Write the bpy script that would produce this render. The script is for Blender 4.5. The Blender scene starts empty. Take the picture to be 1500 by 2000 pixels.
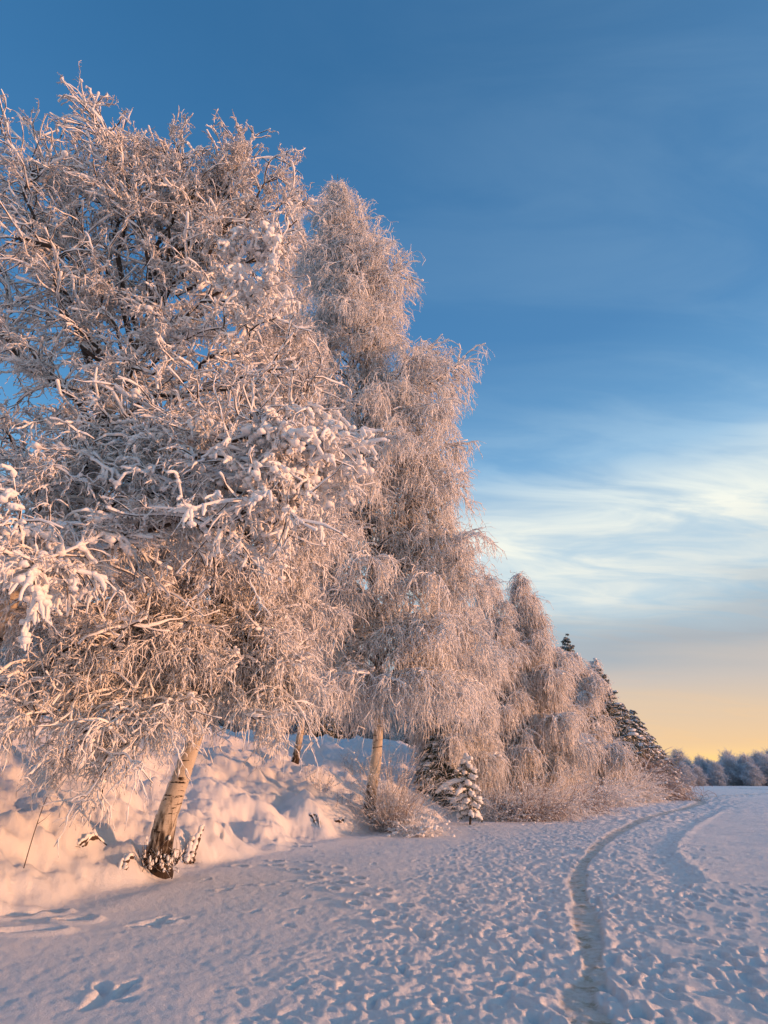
import bpy, math
import numpy as np
from mathutils import Vector

# ------------------------------------------------------------------ camera, world, sun, exposure
scene = bpy.context.scene
COL = scene.collection
FPX = 1100.0                       # focal length in pixels of the 1500 x 2000 photograph
HORIZON = 522.0                    # horizon below the picture centre, same pixels
PITCH = math.atan(HORIZON / FPX)
CAM_H = 1.6
cam_d = bpy.data.cameras.new("camera")
cam = bpy.data.objects.new("camera", cam_d)
COL.objects.link(cam)
cam.location = (0, 0, CAM_H)
cam.rotation_euler = (math.radians(90) + PITCH, 0, 0)
cam_d.sensor_fit = 'VERTICAL'
cam_d.sensor_height = 36.0
cam_d.lens = FPX / 2000.0 * 36.0
cam_d.clip_start = 0.05
cam_d.clip_end = 12000
scene.camera = cam

SUN_AZ = math.radians(103)          # clockwise from +Y (the view direction) towards +X
SUN_EL = math.radians(5.0)
sun_dir = Vector((math.sin(SUN_AZ) * math.cos(SUN_EL), math.cos(SUN_AZ) * math.cos(SUN_EL), math.sin(SUN_EL)))
sl = bpy.data.lights.new("sun", 'SUN')
sl.energy = 3.6
sl.angle = math.radians(2.0)
sl.color = (1.0, 0.46, 0.22)
so = bpy.data.objects.new("sun", sl)
COL.objects.link(so)
so.rotation_euler = sun_dir.to_track_quat('Z', 'Y').to_euler()

scene.view_settings.view_transform = 'Standard'
scene.view_settings.look = 'None'
scene.view_settings.gamma = 1.0
scene.view_settings.exposure = 0.38
scene.render.engine = 'CYCLES'
scene.cycles.max_bounces = 5
scene.cycles.diffuse_bounces = 3
scene.cycles.glossy_bounces = 2
scene.cycles.use_denoising = True

def nd(nt, t, **kw):
    n = nt.nodes.new(t)
    for k, v in kw.items():
        setattr(n, k, v)
    return n

def mth(nt, op, a, b=None, c=None, clamp=False):
    n = nt.nodes.new('ShaderNodeMath'); n.operation = op; n.use_clamp = clamp
    for i, v in enumerate((a, b, c)):
        if v is None: continue
        if isinstance(v, (int, float)): n.inputs[i].default_value = v
        else: nt.links.new(v, n.inputs[i])
    return n.outputs[0]

def ramp(nt, fac, stops, interp='LINEAR'):
    n = nt.nodes.new('ShaderNodeValToRGB'); n.color_ramp.interpolation = interp
    e = n.color_ramp.elements
    e[0].position, e[0].color = stops[0][0], (*stops[0][1], 1)
    e[1].position, e[1].color = stops[-1][0], (*stops[-1][1], 1)
    for p, c in stops[1:-1]:
        x = e.new(p); x.color = (*c, 1)
    nt.links.new(fac, n.inputs[0])
    return n.outputs[0]

def mixc(nt, fac, a, b):
    n = nt.nodes.new('ShaderNodeMix'); n.data_type = 'RGBA'
    for s, v in ((n.inputs[0], fac), (n.inputs[6], a), (n.inputs[7], b)):
        if isinstance(v, (int, float)): s.default_value = v
        elif isinstance(v, tuple): s.default_value = (*v, 1)
        else: nt.links.new(v, s)
    return n.outputs[2]

def sstep(nt, v, a, b):
    n = nt.nodes.new('ShaderNodeMapRange'); n.interpolation_type = 'SMOOTHSTEP'
    nt.links.new(v, n.inputs[0]); n.inputs[1].default_value = a; n.inputs[2].default_value = b
    return n.outputs[0]

def srgb(r, g, b):
    f = lambda c: c / 12.92 if c <= 0.04045 else ((c + 0.055) / 1.055) ** 2.4
    return (f(r / 255), f(g / 255), f(b / 255))

world = bpy.data.worlds.new("World")
scene.world = world
world.use_nodes = True
nt = world.node_tree
nt.nodes.clear()
sky = nd(nt, 'ShaderNodeTexSky', sky_type='NISHITA')
sky.sun_disc = False
sky.sun_elevation = SUN_EL
sky.sun_rotation = SUN_AZ
sky.altitude = 100
sky.air_density = 1.0
sky.dust_density = 0.6
sky.ozone_density = 3.0
SKY_STRENGTH = 0.12
tc = nd(nt, 'ShaderNodeTexCoord')
sep = nd(nt, 'ShaderNodeSeparateXYZ'); nt.links.new(tc.outputs['Generated'], sep.inputs[0])
elv = mth(nt, 'MULTIPLY', mth(nt, 'ARCSINE', sep.outputs[2]), 180 / math.pi)      # degrees above the horizon
GLOW_AZ = math.radians(74)      # the cloud veil thickens to this side
# azimuth term: 1 towards the sun side, 0 on the far left
azx = mth(nt, 'ADD', mth(nt, 'MULTIPLY', sep.outputs[0], math.sin(GLOW_AZ)), mth(nt, 'MULTIPLY', sep.outputs[1], math.cos(GLOW_AZ)))
side = sstep(nt, azx, -0.25, 0.62)
# streaky veil of cloud: noise on a flat layer high above
den = mth(nt, 'ADD', mth(nt, 'MAXIMUM', sep.outputs[2], 0.0), 0.16)
cx = mth(nt, 'DIVIDE', sep.outputs[0], den); cy = mth(nt, 'DIVIDE', sep.outputs[1], den)
comb = nd(nt, 'ShaderNodeCombineXYZ'); nt.links.new(cx, comb.inputs[0]); nt.links.new(cy, comb.inputs[1])
mp = nd(nt, 'ShaderNodeMapping'); nt.links.new(comb.outputs[0], mp.inputs[0])
mp.inputs['Rotation'].default_value = (0, 0, math.radians(-24)); mp.inputs['Scale'].default_value = (0.45, 1.35, 1)
nz = nd(nt, 'ShaderNodeTexNoise'); nz.inputs['Scale'].default_value = 0.9; nz.inputs['Detail'].default_value = 6; nz.inputs['Roughness'].default_value = 0.5
nz.inputs['Distortion'].default_value = 0.5
nt.links.new(mp.outputs[0], nz.inputs['Vector'])
nz2 = nd(nt, 'ShaderNodeTexNoise'); nz2.inputs['Distortion'].default_value = 0.9; nz2.inputs['Scale'].default_value = 3.6; nz2.inputs['Detail'].default_value = 8; nz2.inputs['Roughness'].default_value = 0.55
nt.links.new(mp.outputs[0], nz2.inputs['Vector'])
n1 = nz.outputs[0]; n2 = nz2.outputs[0]
e90 = mth(nt, 'DIVIDE', mth(nt, 'ADD', elv, mth(nt, 'MULTIPLY', mth(nt, 'MULTIPLY', mth(nt, 'SUBTRACT', n1, 0.5), 16.0), sstep(nt, elv, 1.0, 16.0))), 90.0, clamp=True)
e90s = mth(nt, 'DIVIDE', elv, 90.0, clamp=True)
# cloud colour by height in the sky: yellow glow, peach, grey violet, pale cream, faint blue veil
ccol = ramp(nt, e90, [(0.0, srgb(250, 200, 108)), (0.014, srgb(240, 198, 128)), (0.03, srgb(220, 184, 140)), (0.056, srgb(204, 180, 154)), (0.095, srgb(184, 174, 166)),
                      (0.13, srgb(156, 162, 168)), (0.16, srgb(166, 176, 182)), (0.185, srgb(200, 206, 204)), (0.22, srgb(222, 223, 212)), (0.255, srgb(214, 220, 214)), (0.31, srgb(166, 194, 212)), (0.45, srgb(118, 152, 182)), (1.0, srgb(100, 132, 162))])
camt = ramp(nt, e90s, [(0.0, (1, 1, 1)), (0.16, (1, 1, 1)), (0.25, (0.95, 0.95, 0.95)), (0.31, (0.6, 0.6, 0.6)), (0.38, (0.32, 0.32, 0.32)), (0.5, (0.34, 0.34, 0.34)), (0.9, (0.34, 0.34, 0.34))])
mask = mth(nt, 'MULTIPLY', camt, mth(nt, 'ADD', mth(nt, 'MULTIPLY', side, 0.9), 0.12))
mask = mth(nt, 'MULTIPLY', mask, mth(nt, 'ADD', 0.5, mth(nt, 'MULTIPLY', sstep(nt, n2, 0.32, 0.68), 0.6)), clamp=True)
mask = mth(nt, 'MAXIMUM', mask, mth(nt, 'MULTIPLY', mth(nt, 'SUBTRACT', 1.0, sstep(nt, elv, 10.0, 20.0)), 0.97))
# clear-sky base: the physical sky, tinted to the photograph's deep winter blue
base = nd(nt, 'ShaderNodeVectorMath', operation='SCALE'); nt.links.new(sky.outputs[0], base.inputs[0]); base.inputs['Scale'].default_value = SKY_STRENGTH
blue = ramp(nt, e90s, [(0.0, srgb(140, 180, 200)), (0.12, srgb(140, 184, 208)), (0.22, srgb(116, 174, 212)), (0.32, srgb(84, 148, 198)), (0.45, srgb(60, 121, 174)), (0.7, srgb(44, 101, 150)), (1.0, srgb(36, 89, 138))])
basec = mixc(nt, 0.8, base.outputs[0], blue)
skyc = mixc(nt, mask, basec, ccol)
bg = nd(nt, 'ShaderNodeBackground'); nt.links.new(skyc, bg.inputs[0]); bg.inputs[1].default_value = 1.0
out = nd(nt, 'ShaderNodeOutputWorld'); nt.links.new(bg.outputs[0], out.inputs[0])

# ------------------------------------------------------------------ helpers
CT, ST = math.cos(PITCH), math.sin(PITCH)
def at(px, py, Y):
    """world point seen at photo pixel (px, py) when it stands Y metres ahead"""
    vx, vy = px - 750.0, 1000.0 - py
    f = FPX * CT - vy * ST
    u = vy * CT + FPX * ST
    return np.array((vx * Y / f, Y, CAM_H + u * Y / f))

def tag(o, label=None, cat=None, group=None, kind=None):
    if label: o["label"] = label
    if cat: o["category"] = cat
    if group: o["group"] = group
    if kind: o["kind"] = kind
    return o

def empty(name, loc, label, cat, group=None):
    o = bpy.data.objects.new(name, None)
    COL.objects.link(o); o.location = loc; o.empty_display_size = 0.3
    return tag(o, label, cat, group)

class MB:
    """collects quads / triangles in numpy, builds ONE mesh"""
    def __init__(s): s.v = []; s.f = []; s.n = 0; s.mi = []
    def add(s, v, f, mi=0):
        v = np.asarray(v, np.float32).reshape(-1, 3); f = np.asarray(f, np.int32)
        s.v.append(v); s.f.append(f + s.n); s.n += len(v); s.mi.append(np.full(len(f), mi, np.int32))
    def build(s, name, mats, parent=None, origin=(0, 0, 0), smooth=True):
        me = bpy.data.meshes.new(name)
        V = np.concatenate(s.v) - np.asarray(origin, np.float32)
        cnt = np.concatenate([np.full(len(f), f.shape[1], np.int32) for f in s.f])
        L = np.concatenate([f.ravel() for f in s.f])
        me.vertices.add(len(V)); me.vertices.foreach_set('co', V.ravel())
        me.loops.add(len(L)); me.loops.foreach_set('vertex_index', L)
        me.polygons.add(len(cnt))
        me.polygons.foreach_set('loop_start', np.concatenate(([0], np.cumsum(cnt)[:-1])).astype(np.int32))
        me.polygons.foreach_set('material_index', np.concatenate(s.mi))
        me.polygons.foreach_set('use_smooth', np.full(len(cnt), smooth))
        me.update(calc_edges=True)
        for m in (mats if isinstance(mats, (list, tuple)) else [mats]): me.materials.append(m)
        o = bpy.data.objects.new(name, me)
        COL.objects.link(o)
        if parent is not None: o.parent = parent
        return o

def norm(a): return a / np.maximum(np.linalg.norm(a, axis=-1, keepdims=True), 1e-9)

def tubes(mb, P, R, sides=3, mi=0, cap=True, flat=None, rng=None):
    """P (N,K,3) polylines, R (N,K) radii"""
    P = np.asarray(P, float); R = np.asarray(R, float)
    N, K = P.shape[:2]
    if N == 0: return
    T = np.empty_like(P); T[:, 1:-1] = P[:, 2:] - P[:, :-2]; T[:, 0] = P[:, 1] - P[:, 0]; T[:, -1] = P[:, -1] - P[:, -2]
    T = norm(T)
    mean = norm(P[:, -1] - P[:, 0])
    ref = np.where(np.abs(mean[:, 2:3]) < 0.9, np.array([[0, 0, 1.0]]), np.array([[1.0, 0, 0]]))
    ref = np.repeat(ref[:, None], K, 1)
    A = norm(np.cross(T, ref)); B = np.cross(T, A)
    ang = np.arange(sides) * 2 * math.pi / sides + (0.5 if sides == 3 else 0)
    ring = P[:, :, None] + (A[:, :, None] * np.cos(ang)[None, None, :, None] + B[:, :, None] * np.sin(ang)[None, None, :, None]) * R[:, :, None, None]
    V = ring.reshape(-1, 3)
    idx = np.arange(N * K * sides).reshape(N, K, sides)
    a = idx[:, :-1]; b = idx[:, 1:]
    F = np.stack([a, np.roll(a, -1, 2), np.roll(b, -1, 2), b], -1).reshape(-1, 4)
    mb.add(V, F, mi)
    if cap and sides == 3:
        mb.v[-1] = V.astype(np.float32)
        mb.f.append((idx[:, -1].reshape(-1, 3) + mb.n - len(V)).astype(np.int32)); mb.mi.append(np.full(N, mi, np.int32))
    elif cap:
        # rounded tip: one extra vertex
        tip = P[:, -1] + T[:, -1] * R[:, -1:] * 0.8
        base = mb.n - len(V)
        ti = mb.n + np.arange(N)
        l = idx[:, -1] + base
        F2 = np.stack([l, np.roll(l, -1, 1), np.repeat(ti[:, None], sides, 1)], -1).reshape(-1, 3)
        mb.v.append(tip.astype(np.float32)); mb.n += N
        mb.f.append(F2.astype(np.int32)); mb.mi.append(np.full(len(F2), mi, np.int32))

# value noise -------------------------------------------------------
def _hash(ix, iy, seed):
    h = (ix.astype(np.int64) * 374761393 + iy.astype(np.int64) * 668265263 + seed * 1442695041) & 0x7fffffff
    h = ((h ^ (h >> 13)) * 1274126177) & 0x7fffffff
    return ((h ^ (h >> 16)) & 0xffff) / 65535.0
def vnoise(x, y, seed=0):
    x0 = np.floor(x); y0 = np.floor(y); fx = x - x0; fy = y - y0
    fx = fx * fx * fx * (fx * (fx * 6 - 15) + 10); fy = fy * fy * fy * (fy * (fy * 6 - 15) + 10)
    a = _hash(x0, y0, seed); b = _hash(x0 + 1, y0, seed); c = _hash(x0, y0 + 1, seed); d = _hash(x0 + 1, y0 + 1, seed)
    return (a + (b - a) * fx + (c - a) * fy + (a - b - c + d) * fx * fy) * 2 - 1
def fbm(x, y, seed=0, oct=4, g=0.5):
    s = 0; a = 1.0; t = 0
    for i in range(oct):
        s = s + a * vnoise(x, y, seed + i * 17); t += a; a *= g
        x, y = x * 1.9 + y * 0.6 + 3.1, y * 1.9 - x * 0.6 + 1.7
    return s / t
def sm(t, a, b):
    t = np.clip((t - a) / (b - a), 0, 1); return t * t * (3 - 2 * t)

# ------------------------------------------------------------------ terrain
def catmull(P, n=8):
    P = np.array(P, float); Q = np.vstack([2 * P[0] - P[1], P, 2 * P[-1] - P[-2]])
    out = []
    for i in range(1, len(Q) - 2):
        for t in np.arange(n) / n:
            out.append(0.5 * ((2 * Q[i]) + (-Q[i - 1] + Q[i + 1]) * t + (2 * Q[i - 1] - 5 * Q[i] + 4 * Q[i + 1] - Q[i + 2]) * t * t + (-Q[i - 1] + 3 * Q[i] - 3 * Q[i + 1] + Q[i + 2]) * t ** 3))
    out.append(P[-1])
    return np.array(out)
SHORE = catmull([(-7.5, -60), (-6.5, -12), (-5.6, 4), (-5.0, 8.6), (-4.1, 12.2), (-2.6, 17), (-.3, 22.2), (6.8, 33.0), (20, 57), (37, 88), (56, 124), (70, 160), (60, 200), (20, 260)], 6)

def sdist(x, y):
    """signed distance to the shoreline, positive inland (left)"""
    shp = x.shape; x = x.ravel(); y = y.ravel()
    best = np.full(x.shape, 1e18); sgn = np.ones(x.shape)
    for i in range(len(SHORE) - 1):
        a = SHORE[i]; d = SHORE[i + 1] - a; L = d @ d
        px = x - a[0]; py = y - a[1]
        t = np.clip((px * d[0] + py * d[1]) / L, 0, 1)
        qx = px - t * d[0]; qy = py - t * d[1]
        dd = qx * qx + qy * qy
        m = dd < best
        best = np.where(m, dd, best); sgn = np.where(m, np.sign(d[0] * py - d[1] * px), sgn)
    return (np.sqrt(best) * sgn).reshape(shp)

def gpt(px, py, z=0.0):
    vx, vy = px - 750.0, 1000.0 - py
    f = FPX * CT - vy * ST; u = vy * CT + FPX * ST
    t = (z - CAM_H) / u
    return np.array((vx * t, f * t))

TRAIL = catmull([(1.75, 0.5), gpt(1158, 1990), gpt(1160, 1900), gpt(1146, 1800), gpt(1128, 1720), gpt(1150, 1672), gpt(1205, 1625), gpt(1270, 1596), gpt(1335, 1578), gpt(1372, 1566), gpt(1372, 1557), (62, 95), (72, 130)], 8)
def pdist(x, y, line):
    shp = x.shape; x = x.ravel(); y = y.ravel(); best = np.full(x.shape, 1e18); sg = np.ones(x.shape)
    for i in range(len(line) - 1):
        a = line[i]; d = line[i + 1] - a; L = d @ d + 1e-12
        px = x - a[0]; py = y - a[1]
        t = np.clip((px * d[0] + py * d[1]) / L, 0, 1)
        qx = px - t * d[0]; qy = py - t * d[1]; dd = qx * qx + qy * qy
        m = dd < best; best = np.where(m, dd, best); sg = np.where(m, np.sign(d[0] * py - d[1] * px), sg)
    return np.sqrt(best).reshape(shp), sg.reshape(shp)

rs = np.random.RandomState(11)
class Raster:
    def __init__(s, x0, x1, y0, y1, res):
        s.x0, s.y0, s.res = x0, y0, res
        s.nx = int((x1 - x0) / res); s.ny = int((y1 - y0) / res)
        s.g = np.zeros((s.ny, s.nx), np.float32)
    def stamp(s, cx, cy, ang, L, W, depth, rim=0.35, p=2.2):
        ext = max(L, W) * 1.6
        i0 = max(0, int((cx - ext - s.x0) / s.res)); i1 = min(s.nx, int((cx + ext - s.x0) / s.res) + 2)
        j0 = max(0, int((cy - ext - s.y0) / s.res)); j1 = min(s.ny, int((cy + ext - s.y0) / s.res) + 2)
        if i0 >= i1 or j0 >= j1: return
        X, Y = np.meshgrid(s.x0 + (np.arange(i0, i1) + .5) * s.res - cx, s.y0 + (np.arange(j0, j1) + .5) * s.res - cy)
        ca, sa = math.cos(ang), math.sin(ang)
        u = (X * ca + Y * sa) / L; w = (-X * sa + Y * ca) / W
        q = np.sqrt(u * u + w * w)
        dent = -depth * (1 - sm(q, 0.55, 1.05))
        r = depth * rim * np.exp(-((q - 1.2) / 0.22) ** 2)
        s.g[j0:j1, i0:i1] = np.where(dent < -1e-4, np.minimum(s.g[j0:j1, i0:i1] * 0.55 + dent, 0.02), s.g[j0:j1, i0:i1]) + r
    def sample(s, x, y):
        fx = (x - s.x0) / s.res - .5; fy = (y - s.y0) / s.res - .5
        i = np.clip(np.floor(fx).astype(int), 0, s.nx - 2); j = np.clip(np.floor(fy).astype(int), 0, s.ny - 2)
        a = np.clip(fx - i, 0, 1); b = np.clip(fy - j, 0, 1); g = s.g
        v = g[j, i] * (1 - a) * (1 - b) + g[j, i + 1] * a * (1 - b) + g[j + 1, i] * (1 - a) * b + g[j + 1, i + 1] * a * b
        e = np.minimum.reduce([fx / 8, fy / 8, (s.nx - fx) / 8, (s.ny - fy) / 8])
        return v * np.clip(e, 0, 1)

fine = Raster(-8, 15, 3.5, 30, 0.02)
coarse = Raster(-4, 90, 26, 150, 0.09)

def trample_w(x, y):
    """how trampled the snow is at a point of the lake, 0..1"""
    d, s = pdist(x, y, TRAIL)
    left = 3.2 + 0.3 * sm(y, 8, 14) - 0.4 * sm(y, 20, 40)
    right = 0.7 + 1.6 * sm(y, 7.5, 11) + 0.6 * sm(y, 30, 60)
    wl = 1 - sm(d, left * 0.45, left * 1.1); wr = 1 - sm(d, right * 0.75, right * 1.1)
    return np.where(s > 0, wl, wr)
# trodden band: many overlapping boot prints
N = 42000
yy = 3.5 + 26 * rs.rand(N) ** 1.0; ti = rs.randint(0, len(TRAIL), N)
xx = -4 + 15 * rs.rand(N)
w = trample_w(xx, yy)
keep = rs.rand(N) < w * 0.62
for x, y in zip(xx[keep], yy[keep]):
    k = np.argmin((TRAIL[:, 0] - x) ** 2 + (TRAIL[:, 1] - y) ** 2); k = min(k, len(TRAIL) - 2)
    d = TRAIL[k + 1] - TRAIL[k]; a = math.atan2(d[1], d[0]) + rs.randn() * 0.3
    fine.stamp(x, y, a, 0.045 + 0.075 * rs.rand() ** 2, 0.03 + 0.035 * rs.rand() ** 2, 0.005 + 0.016 * rs.rand() ** 1.5, 0.45)
for _ in range(900):
    x = rs.uniform(-4, 8); y = 3.8 + 22 * rs.rand() ** 1.3
    if rs.rand() < trample_w(np.array([x]), np.array([y]))[0] * .9 + .04:
        k = min(int(np.argmin((TRAIL[:, 0] - x) ** 2 + (TRAIL[:, 1] - y) ** 2)), len(TRAIL) - 2); d = TRAIL[k + 1] - TRAIL[k]; a = math.atan2(d[1], d[0]) + rs.randn() * .35
        fine.stamp(x, y, a, .10, .052, .035 + .03 * rs.rand(), .3); fine.stamp(x - .13 * math.cos(a), y - .13 * math.sin(a), a, .05, .045, .05, .3)
# looser prints on the right of the trail and across the open snow
def walk(r, pts, step=0.62, depth=0.06, L=0.14, W=0.075, gap=0.11, jit=0.04):
    c = catmull(pts, 10); seg = np.linalg.norm(np.diff(c, axis=0), axis=1); t = np.concatenate(([0], np.cumsum(seg)))
    n = int(t[-1] / step)
    for i in range(n):
        q = (i + 0.5) * step
        x = np.interp(q, t, c[:, 0]); y = np.interp(q, t, c[:, 1])
        x2 = np.interp(q + .05, t, c[:, 0]); y2 = np.interp(q + .05, t, c[:, 1]); a = math.atan2(y2 - y, x2 - x)
        sd = gap * (1 if i % 2 else -1)
        r.stamp(x - math.sin(a) * sd + rs.randn() * jit, y + math.cos(a) * sd + rs.randn() * jit, a, L, W, depth * (0.7 + 0.6 * rs.rand()), 0.4)
G = lambda *a: [gpt(*p) for p in a]
walk(fine, G((455, 1690), (560, 1695), (640, 1720), (700, 1760), (760, 1800), (860, 1850)), depth=0.09, L=.17, W=.1)
walk(fine, G((520, 1680), (620, 1690), (720, 1730), (800, 1780)), depth=0.08, L=.17, W=.1)
walk(fine, G((410, 1738), (520, 1726), (620, 1722), (690, 1730)), step=0.4, depth=0.055)
walk(fine, G((560, 1660), (700, 1668), (800, 1665), (900, 1650), (1000, 1640)), step=0.45, depth=0.03, L=.09, W=.06)
walk(fine, G((830, 1720), (860, 1690), (905, 1660), (950, 1630)), step=0.5, depth=0.04)
walk(fine, G((900, 1600), (960, 1640), (1010, 1680)), step=0.5, depth=0.03)
walk(fine, G((1215, 2000), (1208, 1900), (1190, 1820), (1185, 1740)), step=0.5, depth=0.07)
for k in range(26):
    ax = rs.uniform(1240, 1500); y0 = rs.uniform(1700, 1960)
    walk(fine, G((ax, y0), (ax + 110, y0 + 45 + rs.randn() * 10), (ax + 240, y0 + 105 + rs.randn() * 20)), step=0.5, depth=0.035 + .02 * rs.rand(), jit=.09)
for k in range(16):      # small paw holes right of the trail
    p = gpt(rs.uniform(1195, 1400), rs.uniform(1860, 1990)); fine.stamp(p[0], p[1], rs.rand() * 3, 0.05, 0.038, 0.06, 0.2)
for k in range(60):
    p = gpt(rs.uniform(500, 1450), rs.uniform(1640, 1990)); fine.stamp(p[0], p[1], rs.rand() * 3, 0.1 + .08 * rs.rand(), 0.05, 0.03, 0.3)
# bird landing marks: body pit with wing and tail strokes
def bird(px, py, s, a0):
    c = gpt(px, py)
    for (u, v, a, L, W, d) in ((0, 0, 0, .20, .12, .085), (.02, .22, 1.2, .17, .07, .06), (.20, .12, .5, .17, .055, .055), (-.2, -.1, .4, .18, .07, .05), (-.02, -.2, -.9, .12, .05, .035)):
        x = c[0] + s * (u * math.cos(a0) - v * math.sin(a0)); y = c[1] + s * (u * math.sin(a0) + v * math.cos(a0))
        fine.stamp(x, y, a + a0, L * s, W * s, d, 0.2)
for p_ in (((-20, 1640), (60, 1600), (140, 1560), (230, 1530)), ((420, 1560), (480, 1520), (560, 1500), (640, 1470)), ((-10, 1590), (90, 1560), (190, 1540))):
    c = []
    for (u, v) in p_:
        for zz_ in (0.3, 0.7, 1.1, 1.5): pass
        Yv = 11.5 + (v < 1540) * 2.5 + (u > 400) * 3; q_ = at(u, v, Yv); c.append((q_[0], q_[1]))
    walk(fine, c, step=.42, depth=.10, L=.17, W=.10, jit=.1)
bird(310, 1798, 1.0, 0.2); bird(222, 1940, 1.0, 0.9)
for p in ((30, 1770, .5), (95, 1765, .35), (150, 1778, .35), (60, 1800, .5), (110, 1640, .3), (40, 1625, .35), (20, 1660, .4)):
    c = gpt(p[0], p[1], 0.1); fine.stamp(c[0], c[1], 0.3, p[2] * 0.7, p[2] * 0.35, 0.09, 0.5)
def blur(r, n):
    for _ in range(n):
        g = r.g; g[1:-1] = (g[:-2] + 2 * g[1:-1] + g[2:]) / 4; g[:, 1:-1] = (g[:, :-2] + 2 * g[:, 1:-1] + g[:, 2:]) / 4
blur(fine, 1)
# distant part of the band
N = 26000
k = rs.randint(0, len(TRAIL) - 1, N); t = rs.rand(N)
cc = TRAIL[k] + (TRAIL[k + 1] - TRAIL[k]) * t[:, None]
xx = cc[:, 0] + rs.randn(N) * 2.4; yy = cc[:, 1] + rs.randn(N) * 2.4
keep = (yy > 26) & (rs.rand(N) < trample_w(xx, yy) * .6)
for x, y in zip(xx[keep], yy[keep]):
    coarse.stamp(x, y, rs.rand() * 3, 0.24 + .1 * rs.rand(), 0.16, 0.03 + .04 * rs.rand(), 0.5)
for k in range(10):
    a = gpt(rs.uniform(1300, 1500), rs.uniform(1565, 1600)); b = a + np.array((rs.uniform(3, 9), rs.uniform(-14, 10)))
    walk(coarse, [a, (a + b) / 2 + rs.randn(2), b], step=0.9, depth=0.08, L=0.24, W=0.18)

# second, softer trail on the right edge of the band
EDGE = catmull([gpt(1330, 1720), gpt(1285, 1665), gpt(1296, 1642), gpt(1335, 1612), gpt(1395, 1582), gpt(1420, 1566), (66, 95)], 8)

blur(coarse, 1)
m_ = lambda d: sm(d, -.35, .35)
near_ = lambda x, y: np.exp(-(np.hypot(x, y) / 40.) ** 2)
def height(x, y, detail=True):
    d = sdist(x, y)
    near = np.exp(-(np.hypot(x, y) / 60.0) ** 2)
    top = 3.9 + 0.5 * fbm(x * .05, y * .05, 5, 2)
    wid = 11.0 + 1.5 * vnoise(x * .15, y * .15, 8)
    dd = d + 0.6 * fbm(x * .6, y * .6, 21, 3)
    lip = 0.34 + 0.5 * fbm(x * .8, y * .8, 31, 3)
    bank = lip * sm(dd, -0.35, 0.75) + (top - 0.38) * (1 - (1 - np.clip((dd - 0.2) / wid, 0, 1)) ** 1.2)
    bank = bank + np.clip(d - 8, 0, 200) * 0.015
    bank = bank * sm(dd, -0.4, 0.2)
    m = sm(d, 0.1, 2.0)
    bank = bank + m * (0.17 * fbm(x * .9, y * .9, 41, 3) + 0.06 * fbm(x * 2.7, y * 2.7, 47, 2)) * (0.4 + 0.6 * near)
    bank = bank + m * (1 - sm(d, 2.0, 5.0)) * 0.16 * np.abs(fbm(x * 1.5, y * 1.5, 57, 2)) * near
    lake = (1 - m) * (0.035 * fbm(x * .35, y * .35, 3, 3) + 0.012 * fbm(x * 1.7, y * 1.7, 9, 3))
    # small drift along the shoreline
    lake = lake + (1 - m) * 0.045 * np.exp(-((d + 0.9 + 0.4 * vnoise(x * .4, y * .4, 71)) / 0.35) ** 2) * (0.5 + 0.5 * vnoise(x * .6, y * .6, 77)) * near
    z = bank + lake
    w = None; trail = None; groove = None
    if detail:
        td, s = pdist(x, y, TRAIL)
        tw = 0.135 + 0.05 * vnoise(x * 1.3, y * 1.3, 91) + 0.008 * np.maximum(y - 15, 0)
        groove = 1 - sm(td, tw * 0.75, tw * 1.25)
        w = trample_w(x, y)
        far = sm(np.hypot(x, y), 22, 60)
        lump = w * (0.022 * fbm(x * 3.5, y * 3.5, 101, 3) + 0.022 * fbm(x * 11, y * 11, 103, 3)) * (1 + 1.2 * far)
        fr = fine.sample(x, y); cr = coarse.sample(x, y)
        fr = np.where((x > fine.x0) & (x < fine.x0 + fine.nx * fine.res) & (y > fine.y0) & (y < fine.y0 + fine.ny * fine.res), fr, 0)
        cr = np.where((x > coarse.x0) & (x < coarse.x0 + coarse.nx * coarse.res) & (y > coarse.y0) & (y < coarse.y0 + coarse.ny * coarse.res), cr, 0)
        ed, es = pdist(x, y, EDGE)
        z = z - 0.025 * np.exp(-(ed / (0.3 + 0.01 * y)) ** 2) + 0.03 * np.exp(-((ed * es + 0.45) / 0.16) ** 2)
        onice = 1 - sm(d, 0.2, 1.5) * .8
        # wind ripples on the open snow to the right
        rip = sm(x, 2.2, 4.5) * (1 - w) * onice * 0.022 * fbm(x * 0.9 + y * 1.6, (y - x * .6) * .5, 131, 3)
        z = z + (fr + cr) * (1 - groove * 0.7) * (0.25 + 0.75 * onice) + lump * (1 - groove * .75) + rip
        z = z - groove * (0.018 + 0.03 * far) + 0.008 * np.exp(-((td - tw * 1.6) / 0.1) ** 2) * (0.6 + 0.6 * vnoise(x * 3, y * 3, 111))
        z = z + groove * 0.010 * fbm(x * 7, y * 7, 121, 3)
        z = z + 0.007 * fbm(x * 12, y * 12, 141, 3) + m_(d) * near_(x, y) * (0.12 * np.maximum(fbm(x * 1.8, y * 1.8, 151, 3), 0) + 0.07 * fbm(x * 4, y * 4, 161, 3) + .03 * fbm(x * 9, y * 9, 165, 2))
    return (z, groove, w) if detail else z

def ground_z(x, y):
    return float(height(np.array([float(x)]), np.array([float(y)]))[0][0])
def ground_hit(px, py):
    """first terrain point seen at a photo pixel"""
    Y = np.concatenate([np.linspace(4, 60, 1200), np.linspace(60, 250, 600)])
    P = np.array([at(px, py, y) for y in Y])
    h = height(P[:, 0], P[:, 1])[0]
    k = np.argmax(P[:, 2] < h)
    return P[k] if P[k, 2] < h[k] else None

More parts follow.
